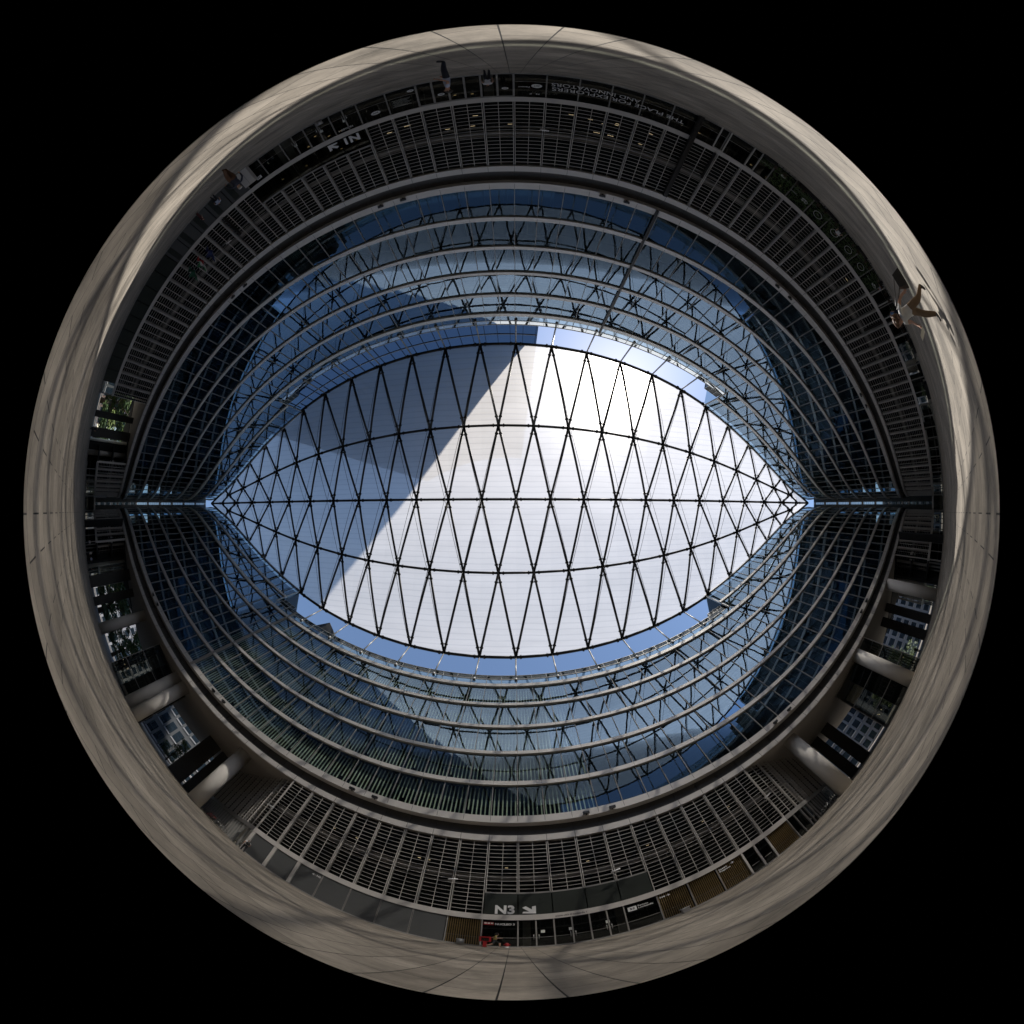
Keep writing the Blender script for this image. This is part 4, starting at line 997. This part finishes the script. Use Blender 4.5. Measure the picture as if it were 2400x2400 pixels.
for i,(x,y,lab,c_) in enumerate(((-21.0,22.4,'silver bicycle nearest the louvred corner at the lower left','rail'),(-22.6,23.4,'brown bicycle in the middle of the row at the lower left','wood'),(-24.3,24.6,'red bicycle behind the round column at the lower left','red'),(22.0,20.8,'silver bicycle by the louvred wall at the lower right','rail'),(23.8,21.9,'dark bicycle behind the column at the lower right','black'))):
    bicycle(x,y,R(60 if x<0 else -50)+i*.1,lab,M[c_])
t=thing('reception_booth',(-27.5,25.6,0),'lit white notice board behind the round column at the lower left','notice board'); MB().box(-.5,.5,-.05,.05,1.1,2.0).build('board',M['paper'],t); MB().tube((0,0,0),(0,0,1.1),.05).build('board_post',M['alu_d'],t)

# ------------------------------------------------------------------ beyond the passages
def far_building(x,y,w_,d_,h,rz,lab,wall,nu,nz_,style='grid'):
    t=thing('far_building',(x,y,0),lab,'building','buildings outside the passages',rz)
    MB().box(-w_/2,w_/2,0,d_,0,h).build('wall',M[wall],t)
    cw=w_/nu; chh=h/nz_
    mb=MB().box(-cw*.36,cw*.36,-.06,.10,chh*.2,chh*.82,0); mb.box(-cw*.40,cw*.40,-.25,-.0,chh*.1,chh*.16,1); me=None
    cells=[(i,j) for j in range(nz_) for i in range(nu)][:100]
    for (i,j) in cells:
        if me is None: o=mb.build('window',[M['bglass'],M['facade_w']],t); me=o.data
        else: o=bpy.data.objects.new('window',me); col.objects.link(o); o.parent=t
        o.location=(-w_/2+cw*(i+.5),0,chh*j)
    if style=='frame':
        MB().box(-w_/2-1.2,-w_/2,-1.2,d_,0,h+1.5).box(w_/2,w_/2+1.2,-1.2,d_,0,h+1.5).box(-w_/2,w_/2,-1.2,d_,h,h+1.5).build('white_frame',M['facade_w'],t)
    else: MB().box(-w_/2-.3,w_/2+.3,-.4,d_+.3,h,h+.7).build('roof_cornice',M['facade_w'],t)
    return t
far_building(60,50,30,14,26,R(-38),'sunlit office block with white frame and window grid seen through the lower right passage','facade_g',14,7,'frame')
far_building(92,48,26,14,30,R(-62),'blue grey striped office block behind, right in the lower right passage','facade_g',10,8)
far_building(38,66,26,12,34,R(-20),'pale office block seen left in the lower right passage','facade_w',11,9)
far_building(-65,53,46,14,30,R(35),'dark glazed office block with white edges seen through the lower left passage','panel',17,5,'frame')
far_building(-34,62,20,12,30,R(12),'grey block seen between dark piers in the lower left passage','panel',8,8)
far_building(-128,42,44,14,22,R(75),'white apartment house behind the trees, left of the plaza','facade_w',14,6)
far_building(-130,-48,40,14,24,R(108),'brick and white apartment house behind the trees at the upper left opening','facade_b',13,6)
far_building(100,30,34,12,30,R(-76),'dark grey office block seen past the thin piers at the right opening','facade_g',12,8)
far_building(115,0,40,12,30,R(-92),'grey office block beyond the right-hand tip','facade_g',12,8)
far_building(-135,-4,36,12,30,R(90),'grey office block beyond the left-hand tip','facade_g',12,8)
def tree(x,y,h,r,m,lab,first=None):
    if first:
        t=copy_tree(first); t.location=(x,y,0); t.rotation_euler=(0,0,random.uniform(0,6)); k=h/10; t.scale=(k*r/4.2,k*r/4.2,k); t['label']=lab; return t
    t=thing('tree',(x,y,0),lab,'tree','trees outside the passages')
    mb=MB().tube((0,0,0),(.1,0,3.2),.24,.16,10,0)
    for i in range(9):
        a=i*.75; z=2.6+i*.45; mb.tube((.1,0,z*.95),(.1+1.9*math.cos(a),1.9*math.sin(a),z+1.8),.09,.03,6)
    mb.build('trunk',M['bark'],t)
    mb=MB()
    for i in range(34):
        a=random.uniform(0,6.3); rr=random.uniform(.3,3.2); z=random.uniform(1.3,9.4); rr*=math.sin(min(1,max(.25,(10.4-z)/5.5))*math.pi/2)
        leafball(mb,(rr*math.cos(a),rr*math.sin(a),z),random.uniform(.7,1.25),120,.15,0 if random.random()<.6 else 1,.8)
    mb.build('crown',[M['leaf'],M['leaf2']],t,kind='stuff')
    return t
T0=tree(-84,12,10,4.2,0,'leafy tree, nearest the round column in the left opening')
for (x,y,h,r,lab) in ((-88,21,17,7,'tall leafy tree in the middle of the left opening'),(-84,30,15,6,'leafy tree beside the dark lobby in the left opening'),(-95,16,19,7.5,'tallest tree behind the others in the left opening'),
    (-88,-24,17,7,'leafy tree in the upper left opening'),(-88,-33,16,7,'leafy tree at the outer edge of the upper left opening'),(-97,-18,18,7,'tree farther back in the upper left opening'),(-99,-30,19,8,'tallest tree in the upper left opening'),
    (-47,44,8,3.4,'small tree in front of the pale block at the lower left'),(-56,40,9,3.6,'small tree beside the dark lobby at the lower left'),(66,33,9,3.8,'small tree in front of the framed office block at the lower right'),(72,27,10,4,'small tree next to the dark lobby at the lower right')):
    tree(x,y,h,r,0,lab,T0)
for (x,y) in ((-52,46),(-58,43)):
    pass
t=thing('shopfront',(-55,48.5,0),'warm lit shopfront behind the small trees at the lower left','shopfront',None,R(35))
MB().box(-5,5,-.3,.5,2.9,3.6).build('shop_fascia',M['facade_w'],t)
for i in range(9): MB().box(-4.6+i*1.05,-4.1+i*1.05,-.1,.1,.9+.3*(i%3),1.5+.4*(i%2)).build('lit_window',M['lamp2'],t)
